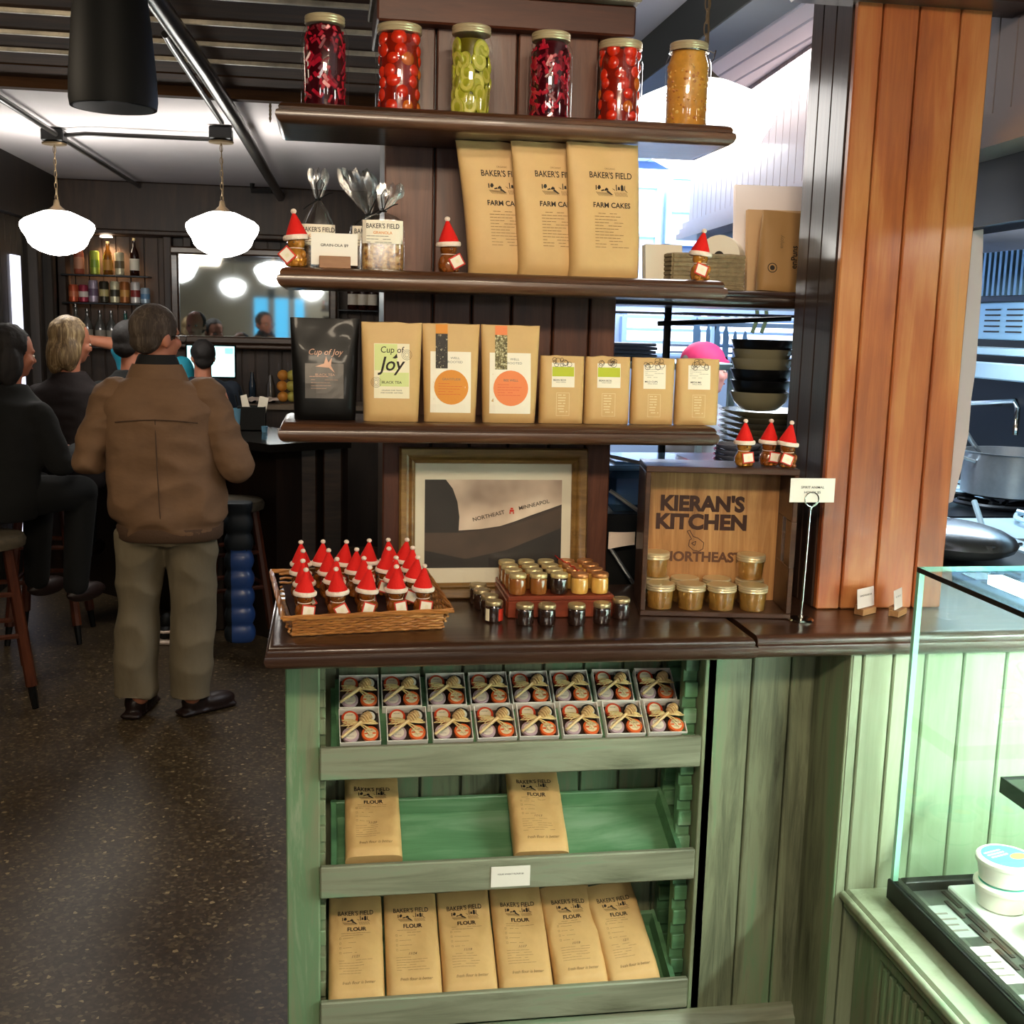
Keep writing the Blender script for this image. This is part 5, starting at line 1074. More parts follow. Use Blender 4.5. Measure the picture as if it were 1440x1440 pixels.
# puffer jacket hanging beside the bar
m = MB(); c = atY(338, 770, 5.75); z0 = .02; 
prof = []
vs = []; fs = []; n = 24; K = 64
for j in range(K):
    zz = .09+j*.0112; f = .72+.28*abs(math.sin(PI*(zz-.09)/.092))**.6
    for i in range(n): a = 2*PI*i/n; c_, s_ = math.cos(a), math.sin(a); vs.append((math.copysign(abs(c_)**.6, c_)*.078*f*(1-.12*(j/K)), math.copysign(abs(s_)**.6, s_)*.055*f, zz))
for j in range(K-1):
    for i in range(n): q = (i+1) % n; fs.append((j*n+i, j*n+q, (j+1)*n+q, (j+1)*n+i))
fs.append(tuple(range(n))[::-1]); fs.append(tuple((K-1)*n+i for i in range(n))); m.add(vs, fs)
o = organic(m, 'puffer_jacket', [plain('blue_puffer', '#2a4a86', .38, coat=.2), plain('dark_puffer', '#10191f', .6)], .008, 1, loc=(c.x, 5.66, 0), paint=lambda p: 0 if (p.z < .56 and p.x > -.035) else 1); tag(o, 'quilted blue puffer jacket hanging behind the standing man', 'jacket')
a = atY(482, 733, 8.95); b = atY(536, 800, 8.95); m = MB(); m.bx(a.x, b.x, 8.955, 8.97, b.z, a.z, 0)
for k in range(3): m.bx(a.x-.01, b.x+.01, 8.945, 8.956, b.z+(a.z-b.z)*k/2-.006, b.z+(a.z-b.z)*k/2+.006, 1)
struct(m, 'window_9', [plain('violet_dusk_pane', (.28, .22, .34), .5, emis=.25), bar_wood], 'dim violet low window beyond the end of the bar')
# ================================================================== PEOPLE
jacket_mat = plain('tan_jacket_cloth', '#73563c', .82, noise_amt=.14, noise_scale=7, bump=1.0, bump_scale=9, stretch=(1, 1, 1.8))
trouser_mat = plain('khaki_trousers', '#716650', .85, noise_amt=.10, noise_scale=6, bump=1.0, bump_scale=9, stretch=(1.6, 1.6, .8))
shoe_mat = plain('dark_shoe_leather', '#21130f', .45); hair_grey = wood('grey_brown_hair', ['#1f1710', '#43362a', '#76695a'], .75, 'z', 150, 10, 9, 1.0, contrast=.45)
hair_blond = wood('blond_streaked_hair', ['#2c1f12', '#6e5737', '#c2aa7e'], .6, 'z', 90, 14, 9, 1.0, contrast=.25); hair_dark = plain('dark_hair', '#120c09', .75, noise_amt=.4, noise_scale=30, bump=.6, bump_scale=60)
navy = plain('navy_cloth', '#141d29', .8); maroon = plain('dark_maroon_cloth', '#150a0a', .85, noise_amt=.3, noise_scale=6, bump=.2); dark_cloth = plain('black_green_cloth', '#070807', .95, noise_amt=.3, noise_scale=6); teal = plain('teal_cloth', '#1f8fa6', .7)
black_collar = plain('black_collar_cloth', '#0e0d0c', .8)
def head_lumps(m, c, yaw, s=1.0, pitch=0):
    """skull, jaw, nose, ears, eye ridge facing +y before yaw"""
    A = T(*c) @ RZ(yaw) @ RX(pitch) @ SC(s, s, s)
    m.ell((0, -.008, .02), (.076, .094, .092), 20, 14, 0, A); m.ell((0, .028, -.045), (.056, .066, .062), 16, 10, 0, A); m.ell((0, .062, -.085), (.028, .024, .020), 12, 8, 0, A)
    m.ell((0, .097, -.028), (.013, .020, .020), 10, 8, 0, A); m.ell((0, .090, -.008), (.009, .012, .024), 10, 8, 0, A)
    m.ell((0, .078, .012), (.050, .020, .012), 12, 8, 0, A); m.ell((0, .082, -.062), (.024, .012, .010), 10, 8, 0, A)
    for sx in (-1, 1):
        m.ell((sx*.078, -.004, -.018), (.010, .018, .032), 12, 8, 0, A @ RZ(-sx*.25)); m.ell((sx*.040, .060, -.030), (.026, .024, .022), 10, 8, 0, A)
    return A
def face_bits(o, A, skinm, loc=(0, 0, 0)):
    m = MB(); 
    for sx in (-1, 1): m.ell((sx*.030, .082, -.008), (.012, .008, .0065), 10, 6, 0, A); m.ell((sx*.030, .0895, -.008), (.0048, .003, .0048), 8, 6, 1, A)
    m.build('eyes', [MATS.get('eye_white') or plain('eye_white', '#cfc6ba', .3), MATS.get('eye_dark') or plain('eye_dark', '#1b120c', .2)], o)
    m = MB(); m.tube([A @ Vector((x, .094-abs(x)*.25, -.062+abs(x)*.03)) for x in (-.022, -.01, 0, .01, .022)], .0035, 6); m.build('mouth', MATS.get('lip') or plain('lip', '#8f4a40', .5), o)
def hand(m, wrist, d, side, s=1.0):
    """palm with five bent fingers continuing along direction d"""
    d = Vector(d).normalized(); u = d.cross(Vector((0, 0, 1)));  u = (u if u.length > .1 else Vector((1, 0, 0))).normalized()*side; w = d.cross(u)
    p = Vector(wrist); m.tube([p, p+d*.03*s, p+d*.08*s], [.024*s, .030*s, .032*s], 10, flat=.6)
    for k in range(4):
        b = p+d*.078*s+u*(k-1.5)*.019*s; l = (.070, .080, .075, .058)[k]*s
        m.tube([b-d*.02*s, b+d*l*.4, b+d*l*.75-w*.012*s, b+d*l*.95-w*.028*s], [.0095*s, .0090*s, .0085*s, .0065*s], 8)
    b = p+d*.025*s-u*.025*s; m.tube([b, b+(d*.5-u*.8)*.035*s, b+(d*.85-u*.5)*.062*s], [.012*s, .0105*s, .008*s], 8)
# ---- the standing man seen from behind
MX, MY = atZ(243, 1000, 0).x, 4.86
man = MB()
HA = head_lumps(man, (-.022, -.010, 1.605), -.62, 1.06)
cap(man, (-.02, -.02, 1.40), .062, (-.02, -.012, 1.56), .056)
cap(man, (0, 0, .95), .13, (0, -.0, 1.30), .15); man.ell((-.01, -.01, 1.33), (.19, .11, .10), 18, 10)
for sx, hip, kn, an in ((-1, (-.095, 0, .92), (-.110, .02, .50), (-.125, -.01, .09)), (1, (.095, 0, .92), (.105, .02, .50), (.090, -.02, .09))):
    cap(man, hip, .085, kn, .058); cap(man, kn, .056, an, .040)
    cap(man, (sx*.20, 0, 1.36), .055, (sx*.29, -.06, 1.10), .045); cap(man, (sx*.29, -.06, 1.10), .042, (sx*.17, .20, 1.12), .032); hand(man, (sx*.17, .20, 1.12), (-sx*.5, .8, .1), sx)
body = organic(man, 'person', skin, .0085, 3, loc=(MX, MY, 0)); tag(body, 'man in a tan jacket and khaki trousers standing with his back to the viewer', 'person')
face_bits(body, HA, skin)
m = MB(); H2 = HA
m.ell((0, -.016, .030), (.084, .099, .092), 22, 14, 0, H2); m.ell((0, -.062, -.020), (.066, .045, .050), 16, 10, 0, H2)
hair = organic(m, 'hair', hair_grey, .007, 3, body, fold=.0015, fscale=(60, 60, 30))
# trim the hair back from the face
me = hair.data; inv = H2.inverted()
for v in me.vertices:
    q_ = inv @ v.co; lim = .040+.25*max(0, q_.z-.03)
    if q_.y > lim and q_.z < .085: v.co = H2 @ Vector((q_.x*.80, lim-.02, q_.z))
m = MB()
for sx in (-1, 1): m.tube([H2 @ Vector(p) for p in ((sx*.080, .0, -.002), (sx*.076, .05, .0), (sx*.060, .098, -.002))], .0022, 6); m.tube([H2 @ Vector((sx*.033+.024*math.cos(a), .104-.1*abs(.033*sx+.024*math.cos(a))**1.0*.3, -.010+.017*math.sin(a))) for a in np.linspace(0, 2*PI, 17)], .0016, 5)
m.build('glasses', black_metal, body)
jk = MB()
def ringl(m, rows, n=28):
    vs = []; fs = []
    for (cx, cy, z, rx, ry) in rows:
        for i in range(n): a = 2*PI*i/n; c, s = math.cos(a), math.sin(a); vs.append((cx+math.copysign(abs(c)**.85, c)*rx, cy+math.copysign(abs(s)**.85, s)*ry, z))
    k = len(rows)
    for j in range(k-1):
        for i in range(n): q = (i+1) % n; fs.append((j*n+i, j*n+q, (j+1)*n+q, (j+1)*n+i))
    fs.append(tuple(range(n))[::-1]); fs.append(tuple((k-1)*n+i for i in range(n))); m.add(vs, fs)
ringl(jk, [(.015, 0, .780, .195, .145), (.015, 0, .80, .208, .155), (.015, 0, .835, .212, .158), (.012, 0, .86, .232, .172), (.010, 0, .93, .240, .178), (.004, 0, 1.03, .232, .172), (-.002, 0, 1.14, .228, .168), (-.008, -.005, 1.24, .232, .162), (-.014, -.01, 1.33, .228, .148), (-.02, -.012, 1.39, .200, .125), (-.022, -.012, 1.43, .150, .100), (-.022, -.012, 1.455, .09, .08)])
jack = organic(jk, 'jacket', jacket_mat, .011, 5, body, fold=.013, fscale=(5, 5, 8), ridge=True)
for sx in (-1, 1):
    k_ = MB(); sh = Vector((sx*.178-.014, -.01, 1.350)); el = Vector((sx*.292, -.055, 1.085 if sx > 0 else 1.11)); wr = Vector((sx*.20, .17, 1.11))
    cap(k_, sh, .088, sh.lerp(el, .5), .080); cap(k_, sh.lerp(el, .5), .080, el, .068); cap(k_, el, .070, wr, .052)
    organic(k_, 'sleeve', jacket_mat, .010, 4, body, fold=.016, fscale=(7, 7, 13), ridge=True)
m = MB(); vs = []
for j, (rx, ry, z) in enumerate(((.128, .100, 1.425), (.110, .092, 1.470), (.098, .085, 1.492), (.092, .080, 1.485), (.100, .085, 1.44))):
    for i in range(30): a = PI*1.5+(i/29-.5)*PI*1.75; vs.append((-.02+rx*math.cos(a), -.010+ry*math.sin(a), z-.02*(math.cos((i/29-.5)*PI*1.75) < 0)))
m.add(vs, [(j*30+i, j*30+i+1, (j+1)*30+i+1, (j+1)*30+i) for j in range(4) for i in range(29)]); m.build('coat_collar', jacket_mat, body)
m = MB(); m.lathe([(.086, 1.45), (.084, 1.49), (.075, 1.518), (.068, 1.53), (.062, 1.52)], 24, 0, T(-.02, -.012, 0) @ SC(1.05, .98, 1), cap=False); m.build('inner_collar', black_collar, body)
m = MB(); m.tube([(.0, -.174, .87), (-.002, -.186, .94), (-.006, -.181, 1.05), (-.010, -.177, 1.15), (-.012, -.170, 1.275)], .0022, 6); m.tube([(-.17, -.145, 1.265), (-.08, -.171, 1.275), (-.012, -.173, 1.278), (.07, -.171, 1.275), (.15, -.152, 1.265)], .0022, 6)
m.build('seams', plain('seam_thread', '#4c3727', .8), body)
m = MB(); ringl(m, [(.015, 0, .775, .204, .152), (.015, 0, .785, .213, .160), (.015, 0, .83, .215, .161), (.015, 0, .84, .208, .155)], 40); m.build('waistband', plain('jacket_rib', '#4e3826', .85, bump=.4, bump_scale=120), body)
tr = MB(); ringl(tr, [(0, 0, .76, .185, .135), (0, 0, .84, .19, .14), (0, 0, .92, .18, .135)])
for sx, pts in ((-1, ((-.098, 0, .80, .112), (-.118, .012, .60, .092), (-.128, .01, .45, .086), (-.138, -.012, .20, .086), (-.142, -.016, .095, .088))), (1, ((.092, 0, .80, .116), (.100, .012, .60, .096), (.100, .01, .45, .090), (.090, -.016, .20, .086), (.088, -.022, .080, .088)))):
    tr.tube([p[:3] for p in pts], [p[3] for p in pts], 18)
organic(tr, 'trousers', trouser_mat, .010, 3, body, fold=.013, fscale=(7, 7, 5), ridge=True)
for sx, x, y, a in ((-1, -.145, .02, -.22), (1, .105, .015, -.95)):
    m = MB(T(x, y, 0) @ RZ(a)); m.ell((0, -.01, .055), (.046, .060, .050), 16, 8); m.ell((0, .09, .040), (.047, .095, .038), 18, 10); m.ell((0, .0, .085), (.040, .050, .040), 14, 8); m.box((0, .045, .014), (.088, .27, .026), 0, .012)
    organic(m, 'shoe', shoe_mat, .007, 3, body)
# ---- seated and standing people around the bar
def seated(x, y, seatz, yaw, label, cloth, hairm, hl='short', s=1.0, lean=.1, head_yaw=0, legs=True, clothl=None):
    b = MB(); hz = seatz+.70*s; hc = (0, lean+.03, hz+.03)
    A = head_lumps(b, hc, head_yaw, s, -.15)
    cap(b, (0, lean, hz-.16), .052, (0, lean+.02, hz-.02), .050); cap(b, (0, 0, seatz+.14), .13, (0, lean*.8, seatz+.42), .13); b.ell((0, lean*.9, seatz+.45*s), (.13, .08, .07))
    for sx in (-1, 1):
        cap(b, (sx*.09, 0, seatz+.10), .085, (sx*.13, .38, seatz+.08), .06); cap(b, (sx*.13, .38, seatz+.08), .055, (sx*.12, .34, seatz-.34), .04); cap(b, (sx*.12, .34, seatz-.34), .035, (sx*.12, .40, seatz-.40), .030)
        cap(b, (sx*.17, lean*.9, seatz+.44), .045, (sx*.23, lean+.06, seatz+.24), .042); cap(b, (sx*.23, lean+.06, seatz+.24), .04, (sx*.12, lean+.32, seatz+.27), .03); hand(b, (sx*.12, lean+.32, seatz+.27), (-sx*.4, .9, 0), sx, s)
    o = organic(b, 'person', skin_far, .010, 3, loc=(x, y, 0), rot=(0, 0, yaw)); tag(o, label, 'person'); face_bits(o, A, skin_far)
    c = MB(); ringl(c, [(0, -.01, seatz+.0, .19, .15), (0, -.01, seatz+.10, .20, .16), (0, lean*.4, seatz+.28, .185, .15), (0, lean*.8, seatz+.42, .195, .145), (0, lean*.95, seatz+.50, .175, .12), (0, lean, seatz+.545, .105, .09), (0, lean+.005, seatz+.585, .075, .07)])
    for sx in (-1, 1): cap(c, (sx*.175, lean*.9, seatz+.455), .068, (sx*.235, lean+.05, seatz+.24), .058); cap(c, (sx*.235, lean+.05, seatz+.24), .057, (sx*.13, lean+.29, seatz+.27), .045)
    organic(c, 'jacket', cloth, .012, 4, o, fold=.010, fscale=(5, 5, 12))
    c = MB(); 
    for sx in (-1, 1): cap(c, (sx*.095, .0, seatz+.10), .102, (sx*.13, .38, seatz+.08), .078); cap(c, (sx*.13, .38, seatz+.08), .075, (sx*.12, .335, seatz-.36), .058)
    organic(c, 'trousers', dark_cloth, .012, 3, o)
    for sx in (-1, 1): c = MB(); c.ell((sx*.12, .40, seatz-.405), (.048, .12, .045)); c.build('shoe', shoe_mat, o)
    c = MB(); c.ell((0, -.020, .030), (.086, .098, .092), 20, 12, 0, A)
    if hl == 'long':
        for sx in (-1, 1): c.ell((sx*.055, -.03, -.06), (.040, .060, .10), 14, 10, 0, A)
        c.ell((0, -.07, -.07), (.070, .045, .11), 16, 10, 0, A)
    else: c.ell((0, -.055, -.03), (.070, .05, .06), 16, 10, 0, A)
    hr = organic(c, 'hair', hairm, .008, 2, o, fold=.006 if hl == 'long' else .003, fscale=(34, 34, 8)); inv = A.inverted()
    for v in hr.data.vertices:
        q_ = inv @ v.co
        if q_.y > .035 and q_.z < .075: v.co = A @ Vector((q_.x*(1.0 if hl == 'long' else .85), .035-.01, q_.z))
    return o
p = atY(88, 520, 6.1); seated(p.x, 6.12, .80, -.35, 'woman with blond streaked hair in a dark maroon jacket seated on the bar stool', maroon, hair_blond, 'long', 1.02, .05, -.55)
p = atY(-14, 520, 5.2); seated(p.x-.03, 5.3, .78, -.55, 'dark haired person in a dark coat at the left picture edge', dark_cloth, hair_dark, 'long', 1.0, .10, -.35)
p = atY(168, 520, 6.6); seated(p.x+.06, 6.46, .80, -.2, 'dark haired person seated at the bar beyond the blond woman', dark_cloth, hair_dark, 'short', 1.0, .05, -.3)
# bartender in teal reaching across
def standing(x, y, yaw, label, cloth, hairm, arm=None, capm=None, head_yaw=0, s=1.0, bare=False, skinm=skin_far):
    b = MB(); A = head_lumps(b, (0, 0, 1.60*s), head_yaw, s); cap(b, (0, -.01, 1.40*s), .055, (0, 0, 1.55*s), .052); cap(b, (0, 0, .95*s), .13, (0, 0, 1.28*s), .14); b.ell((0, 0, 1.36*s), (.18, .10, .08))
    arms = arm or [((.19, 0, 1.36), (.25, .0, 1.10), (.16, .22, 1.08)), ((-.19, 0, 1.36), (-.25, 0, 1.10), (-.16, .22, 1.08))]
    for i, (a, e, w) in enumerate(arms): a, e, w = [tuple(k*s for k in q) for q in (a, e, w)]; cap(b, a, .050, e, .042); cap(b, e, .044, w, .030); hand(b, w, Vector(w)-Vector(e), 1 if i == 0 else -1, s)
    for sx in (-1, 1): cap(b, (sx*.09, 0, .92*s), .085, (sx*.10, .01, .5*s), .06); cap(b, (sx*.10, .01, .5*s), .056, (sx*.10, 0, .08), .04)
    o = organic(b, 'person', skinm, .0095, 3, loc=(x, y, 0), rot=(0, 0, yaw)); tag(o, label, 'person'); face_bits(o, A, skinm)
    c = MB(); ringl(c, [(0, 0, .88*s, .18, .14), (0, 0, 1.05*s, .18, .145), (0, 0, 1.25*s, .195, .145), (0, 0, 1.37*s, .185, .12), (0, 0, 1.43*s, .12, .09), (0, -.005, 1.455*s, .075, .07)])
    for i, (a, e, w) in enumerate(arms): a = Vector(a)*s; e = Vector(e)*s; w = Vector(w)*s; cap(c, a, .068, a.lerp(e, .75 if bare else 1), .060)
    if not bare:
        for (a, e, w) in arms: e = Vector(e)*s; w = Vector(w)*s; cap(c, e, .058, e.lerp(w, .85), .046)
    organic(c, 'shirt', cloth, .012, 4, o, fold=.008, fscale=(5, 5, 12))
    c = MB(); ringl(c, [(0, 0, .80*s, .17, .13), (0, 0, .93*s, .17, .13)])
    for sx in (-1, 1): c.tube([(sx*.09, 0, .86*s), (sx*.10, .01, .5*s), (sx*.10, 0, .07)], [.10, .08, .07], 14)
    organic(c, 'trousers', dark_cloth, .013, 3, o)
    for sx in (-1, 1): c = MB(); c.ell((sx*.10, .06, .035), (.045, .12, .034)); c.build('shoe', shoe_mat, o)
    c = MB()
    if capm:
        c.ell((0, -.006, .036), (.084, .098, .080), 20, 12, 0, A); c.ell((0, .080, .030), (.055, .035, .010), 14, 8, 0, A); organic(c, 'cap', capm, .008, 2, o)
    c = MB(); q = .90 if capm else 1; c.ell((0, -.022, .026), (.084*q, .094*q, .088*q), 20, 12, 0, A); c.ell((0, -.058, -.035), (.066, .045, .05), 14, 8, 0, A)
    hr = organic(c, 'hair', hairm, .009, 2, o, fold=.004, fscale=(26, 26, 20)); inv = A.inverted()
    for v in hr.data.vertices:
        q_ = inv @ v.co
        if q_.y > .02 and q_.z < .075: v.co = A @ Vector((q_.x*.85, .02, q_.z))
    return o
p = atY(205, 520, 7.5)
standing(p.x+.02, 7.62, 0, 'bartender in a teal shirt reaching out a bare arm behind the bar', teal, hair_dark, arm=[((.19, 0, 1.36), (.25, 0, 1.10), (.16, .2, 1.05)), ((-.15, 0, 1.36), (-.20, -.02, 1.49), (-.42, -.02, 1.52))], bare=True, head_yaw=.2, skinm=skin)
p = atY(283, 540, 7.2); standing(p.x, 7.3, .3, 'person in a dark navy shirt standing behind the man by the till', navy, hair_dark, s=.90)
p = atY(1001, 515, 4.4); standing(p.x, 4.5, R(-95), 'cook wearing a pink cap facing right in the kitchen', plain('grey_cook_shirt', '#8a8f98', .8), plain('pale_grey_hair', '#8d8684', .8), capm=plain('pink_cap', '#d8336a', .7), s=.955, head_yaw=.15, skinm=plain('cook_skin', '#d08e80', .5))
# sneakers of somebody behind the man
for i, px in enumerate((233, 249)):
    p = atZ(px, 905, 0); m = MB(); m.ell((0, .0, .05), (.045, .075, .045)); m.ell((0, .08, .035), (.045, .08, .032)); m.box((0, .03, .012), (.09, .24, .022), 1, .008); m.ell((0, 0, .10), (.036, .04, .05))
    m.tube([(-.045, -.04, .06), (0, -.074, .065), (.045, -.04, .06)], .008, 6, 1); tag(m.build('sneaker', [black_plastic, white_felt], loc=(p.x, p.y+.05, .0015), rot=(0, 0, -.1)), 'black sneaker with white sole seen between the man\'s legs, '+('left' if i == 0 else 'right'), 'shoe')
# ================================================================== KITCHEN SIDE
KW = wood('kitchen_shelf_wood', ['#120b07', '#24160e', '#3a2518'], .3, 'x', 40, 20, 2, .3, .4)
z = atY(1070, 409, 2.64).z
m = MB(); nose_board(m, .65, 1.42, 2.64, 3.05, z, .04); tag(m.build('pass_shelf', KW), 'dark wooden shelf of papers and menus between post and column', 'shelf'); ZP = z
zl = 1.335
m = MB(); m.bx(.935, 1.42, 2.66, 3.2, zl-.03, zl, 0, .004); m.bx(.935, .955, 3.15, 3.19, 1.239, zl-.03); m.bx(.935, .955, 2.67, 2.70, 1.239, zl-.03); tag(m.build('plate_shelf', dark_steel), 'dark lower shelf carrying stacked plates and bowls', 'shelf')
za = atY(1000, 440, 3.1).z
m = MB(); m.bx(.70, 1.6, 3.06, 3.40, za-.008, za, 0, .002); tag(m.build('wire_shelf', plain('glossy_shelf', '#8893b0', .12, metal=.8)), 'glossy steel shelf above the stacked bowls', 'shelf')
m = MB(); m.tube([(atY(937, 500, 3.05).x, 3.05, 1.24), (atY(937, 500, 3.05).x, 3.05, za+.05)], .010, 8); tag(m.build('shelf_rod', black_metal), 'vertical black rod supporting the steel shelf', 'rod')
m = MB(); a = atY(925, 455, 3.04); b = atY(1112, 448, 3.04); m.tube([a, b], .007, 8); tag(m.build('rail', black_metal), 'thin black rail under the steel shelf', 'rail')
# papers, basket, roll, menus on the pass shelf
def stack_cards(px0, px1, py, h, Y, n, mat, label, rot=0, lean=-.12, cat='paper', thick=.003):
    a = atY(px0, py, Y).x; b = atY(px1, py, Y).x; m = MB()
    for k in range(n): m.box(((b-a)/2, k*thick*1.15, h/2), (b-a, thick*.8, h*(1-.01*(k % 3))), 0, 0, RX(lean) @ RY(.01*(k % 3-1)))
    return tag(m.build('menu_stack', mat, loc=(a, Y, ZP+.0025), rot=(0, 0, rot)), label, cat)
stack_cards(908, 962, 395, .105, 2.74, 7, white_paper, 'small stack of cream papers standing at the left of the pass shelf', .1)
stack_cards(1032, 1128, 405, .27, 2.86, 5, plain('big_menu_paper', '#e2d7d2', .6), 'tall white menus leaning at the right end of the pass shelf', .0, -.1)
stack_cards(1050, 1128, 405, .205, 2.82, 4, plain('buff_folder', '#c9a67c', .6), 'buff folders in front of the tall white menus', .0, -.1, 'folder')
a = atY(1064, 405, 2.72); b = Bag(.145, .195, .05, .3, 9, .004); o = empty('paper_bag', (a.x+.085, 2.755, ZP+.0008), (R(-4), R(3), .0), 'brown paper bag with dark sideways print on the pass shelf by the column', 'paper bag')
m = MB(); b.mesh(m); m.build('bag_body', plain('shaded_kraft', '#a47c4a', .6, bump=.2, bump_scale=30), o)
m = MB(); ring(m, b, -.045, .055, .010, 0, .002); disc(m, b, -.045, .055, .006, 0); m.text('enPuns', .022, FRONT @ RZ(PI/2), 0, .9, .02, fn=b.pr(.01, .085, .001)); m.text('enjoy', .015, FRONT @ RZ(PI/2), 1, 1, .01, fn=b.pr(-.025, .12, .001)); m.build('printed_mark', [ink, ink_soft], o, smooth=False)
a = atY(941, 400, 2.70).x; b_ = atY(1046, 400, 2.70).x
bk2 = empty('woven_basket', ((a+b_)/2, 2.74, ZP+.0008), label='small grey brown woven basket behind the golden honey bear', cat='basket'); sea = plain('seagrass', '#8b7a5c', .8, noise_amt=.3, noise_scale=60)
m = MB(); w = (b_-a)/2-.006
for k in range(8):
    zz = .005+k*.0105; m.tube([(w*x, .045*y, zz+.001*math.sin(i*2)) for i, (x, y) in enumerate([(-1, -1), (-.6, -1.03), (-.2, -1), (.2, -1.03), (.6, -1), (1, -1), (1.03, 0), (1, 1), (0, 1), (-1, 1), (-1.03, 0), (-1, -1)])], .006, 6)
m.build('woven_wall', sea, bk2); m = MB(); m.bx(-w, w, -.045, .045, 0, .004); m.build('woven_base', sea, bk2)
p = atY(1022, 345, 2.86); o = empty('paper_roll', (p.x, 2.88, ZP+.088), label='white paper roll lying above the woven basket', cat='paper roll')
m = MB(T(0, 0, .0) @ RZ(-.5)); 
m.lathe([(.012, -.07), (.052, -.07), (.052, .07), (.012, .07)], 28, 0, RY(PI/2) @ RZ(0) if False else RX(PI/2)); m.lathe([(.0125, -.0705), (.0125, .0705)], 16, 1, RX(PI/2)); m.build('roll', [white_paper, ink], o)
# plates and bowls on the plate shelf
def dish(cx, cy, z, r, h, mat, label, kind, grp):
    m = MB()
    if kind == 'plate': m.lathe([(r*.55, 0), (r*.6, .003), (r*.95, h*.8), (r, h), (r*.96, h), (r*.58, .007), (.003, .006)], 32, 0)
    else: m.lathe([(r*.5, 0), (r*.62, .004), (r*.88, h*.5), (r, h), (r*.96, h), (r*.80, h*.5), (r*.5, .010), (.003, .009)], 32, 0)
    return tag(m.build(kind, mat, loc=(cx, cy, z)), label, kind, grp)
olive = plain('olive_stoneware', '#857f66', .25, coat=.5); blackst = plain('black_stoneware', '#0e0f11', .3, coat=.4); greyst = plain('grey_stoneware', '#62605a', .3, coat=.4)
X0 = atY(1066, 560, 2.92).x; z = zl+.0006
for i in range(9): dish(X0+.035, 2.94, z, .128, .022, olive if i % 3 else greyst, 'olive stoneware plate in the tall stack below the bowls, %s from bottom' % ('first', 'second', 'third', 'fourth', 'fifth', 'sixth', 'seventh', 'eighth', 'ninth')[i], 'plate', 'stacked plates on the plate shelf'); z += .0155
z += .006
for i in range(6):
    mt, r, h, dz = ((olive, .080, .05, .030), (blackst, .080, .05, .030), (blackst, .082, .05, .026), (olive, .083, .052, .026), (olive, .080, .05, .022), (blackst, .084, .052, .02))[i]
    dish(X0+.004, 2.92, z, r, h, mt, ('olive', 'black', 'black', 'olive', 'olive', 'black')[i]+' stoneware bowl on the plate stack, %s from bottom' % ('first', 'second', 'third', 'fourth', 'fifth', 'topmost')[i], 'bowl', 'stacked bowls on the plate shelf'); z += dz
X1 = atY(1035, 600, 2.80).x
for i in range(5): dish(X1, 2.78, zl+.0006+i*.013, .062, .018, plain('glass_dish', '#8f94a6', .15, metal=.3) if i == 0 else MATS['glass_dish'], 'small shiny dish stacked behind the right shelf end, %s from bottom' % ('first', 'second', 'third', 'fourth', 'fifth')[i], 'dish', 'small shiny dishes')
X2 = atY(895, 490, 3.45).x
zz = za-.15
m = MB(); m.bx(.70, 1.25, 3.42, 3.75, zz-.02, zz, 0, .003); [m.bx(a_, a_+.02, b2, b2+.02, 0, zz-.021) for a_ in (.70, 1.23) for b2 in (3.43, 3.72)]; tag(m.build('far_shelf', steel_blue), 'far steel shelf with flat grey trays', 'shelf')
for i in range(5):
    m = MB(); m.bx(-.07, .07, -.05, .05, 0, .010, 0, .003); tag(m.build('tray', plain('slate_tray', '#59616f', .4) if i == 0 else MATS['slate_tray'], loc=(X2+.004*(i % 2), 3.52, zz+.0006+i*.0115)), 'flat slate grey tray stacked on the far shelf, %s from bottom' % ('first', 'second', 'third', 'fourth', 'fifth')[i], 'tray', 'flat trays on the far shelf')
# knives on a magnetic strip
a = atY(960, 462, 4.9); b = atY(1120, 462, 4.9); zk = atY(1040, 470, 4.9).z
m = MB(); m.bx(a.x-.05, b.x+.1, 4.92, 4.94, zk+.03, zk+.05); m.bx(a.x-.05, b.x+.1, 4.92, 4.94, zk-.06, zk-.05); m.bx(a.x-.05, b.x+.1, 4.92, 4.94, zk-.09, zk-.08); m.bx(a.x-.07, a.x-.05, 4.92, 4.96, 0, zk+.06); m.bx(b.x+.1, b.x+.12, 4.92, 4.96, 0, zk+.06); tag(m.build('knife_rack', plain('rack_steel', '#6f86a6', .3, metal=.5)), 'steel knife rack frame in front of the bright kitchen window', 'rack')
bl = plain('knife_blade', '#5f83ad', .3, metal=.5)
for i, (px, L, w) in enumerate(((979, .17, .035), (995, .15, .02), (1008, .14, .028), (1020, .14, .028), (1033, .12, .02), (1047, .12, .024))):
    p = atY(px, 500, 4.9); o = empty('kitchen_knife', (p.x, 4.905, zk-.10), label='knife hanging blade up on the kitchen rack, %s from left' % ('first', 'second', 'third', 'fourth', 'fifth', 'sixth')[i], cat='knife', group='knives on the kitchen rack')
    m = MB(); m.prism([(-w/2, 0), (w/2, 0), (w/2, L*.6), (w*.2, L*.9), (-w*.1, L), (-w/2, L*.75)], -.001, .001, 0, FRONT); m.build('blade', bl, o)
    m = MB(); m.bx(-.012, .012, -.008, .008, -.10, 0, 0, .004); m.build('handle', black_plastic, o)
m = MB()
for px in (1062, 1075): p = atY(px, 448, 4.7); m.tube([(p.x, 4.7, p.z+.09), (p.x+.01, 4.7, p.z), (p.x-.01, 4.7, p.z-.06)], .016, 6, flat=.4)
tag(m.build('hanging_cloth', plain('olive_cloth', '#5f6a48', .8)), 'olive cloth strips hanging above the stacked bowls', 'cloth')
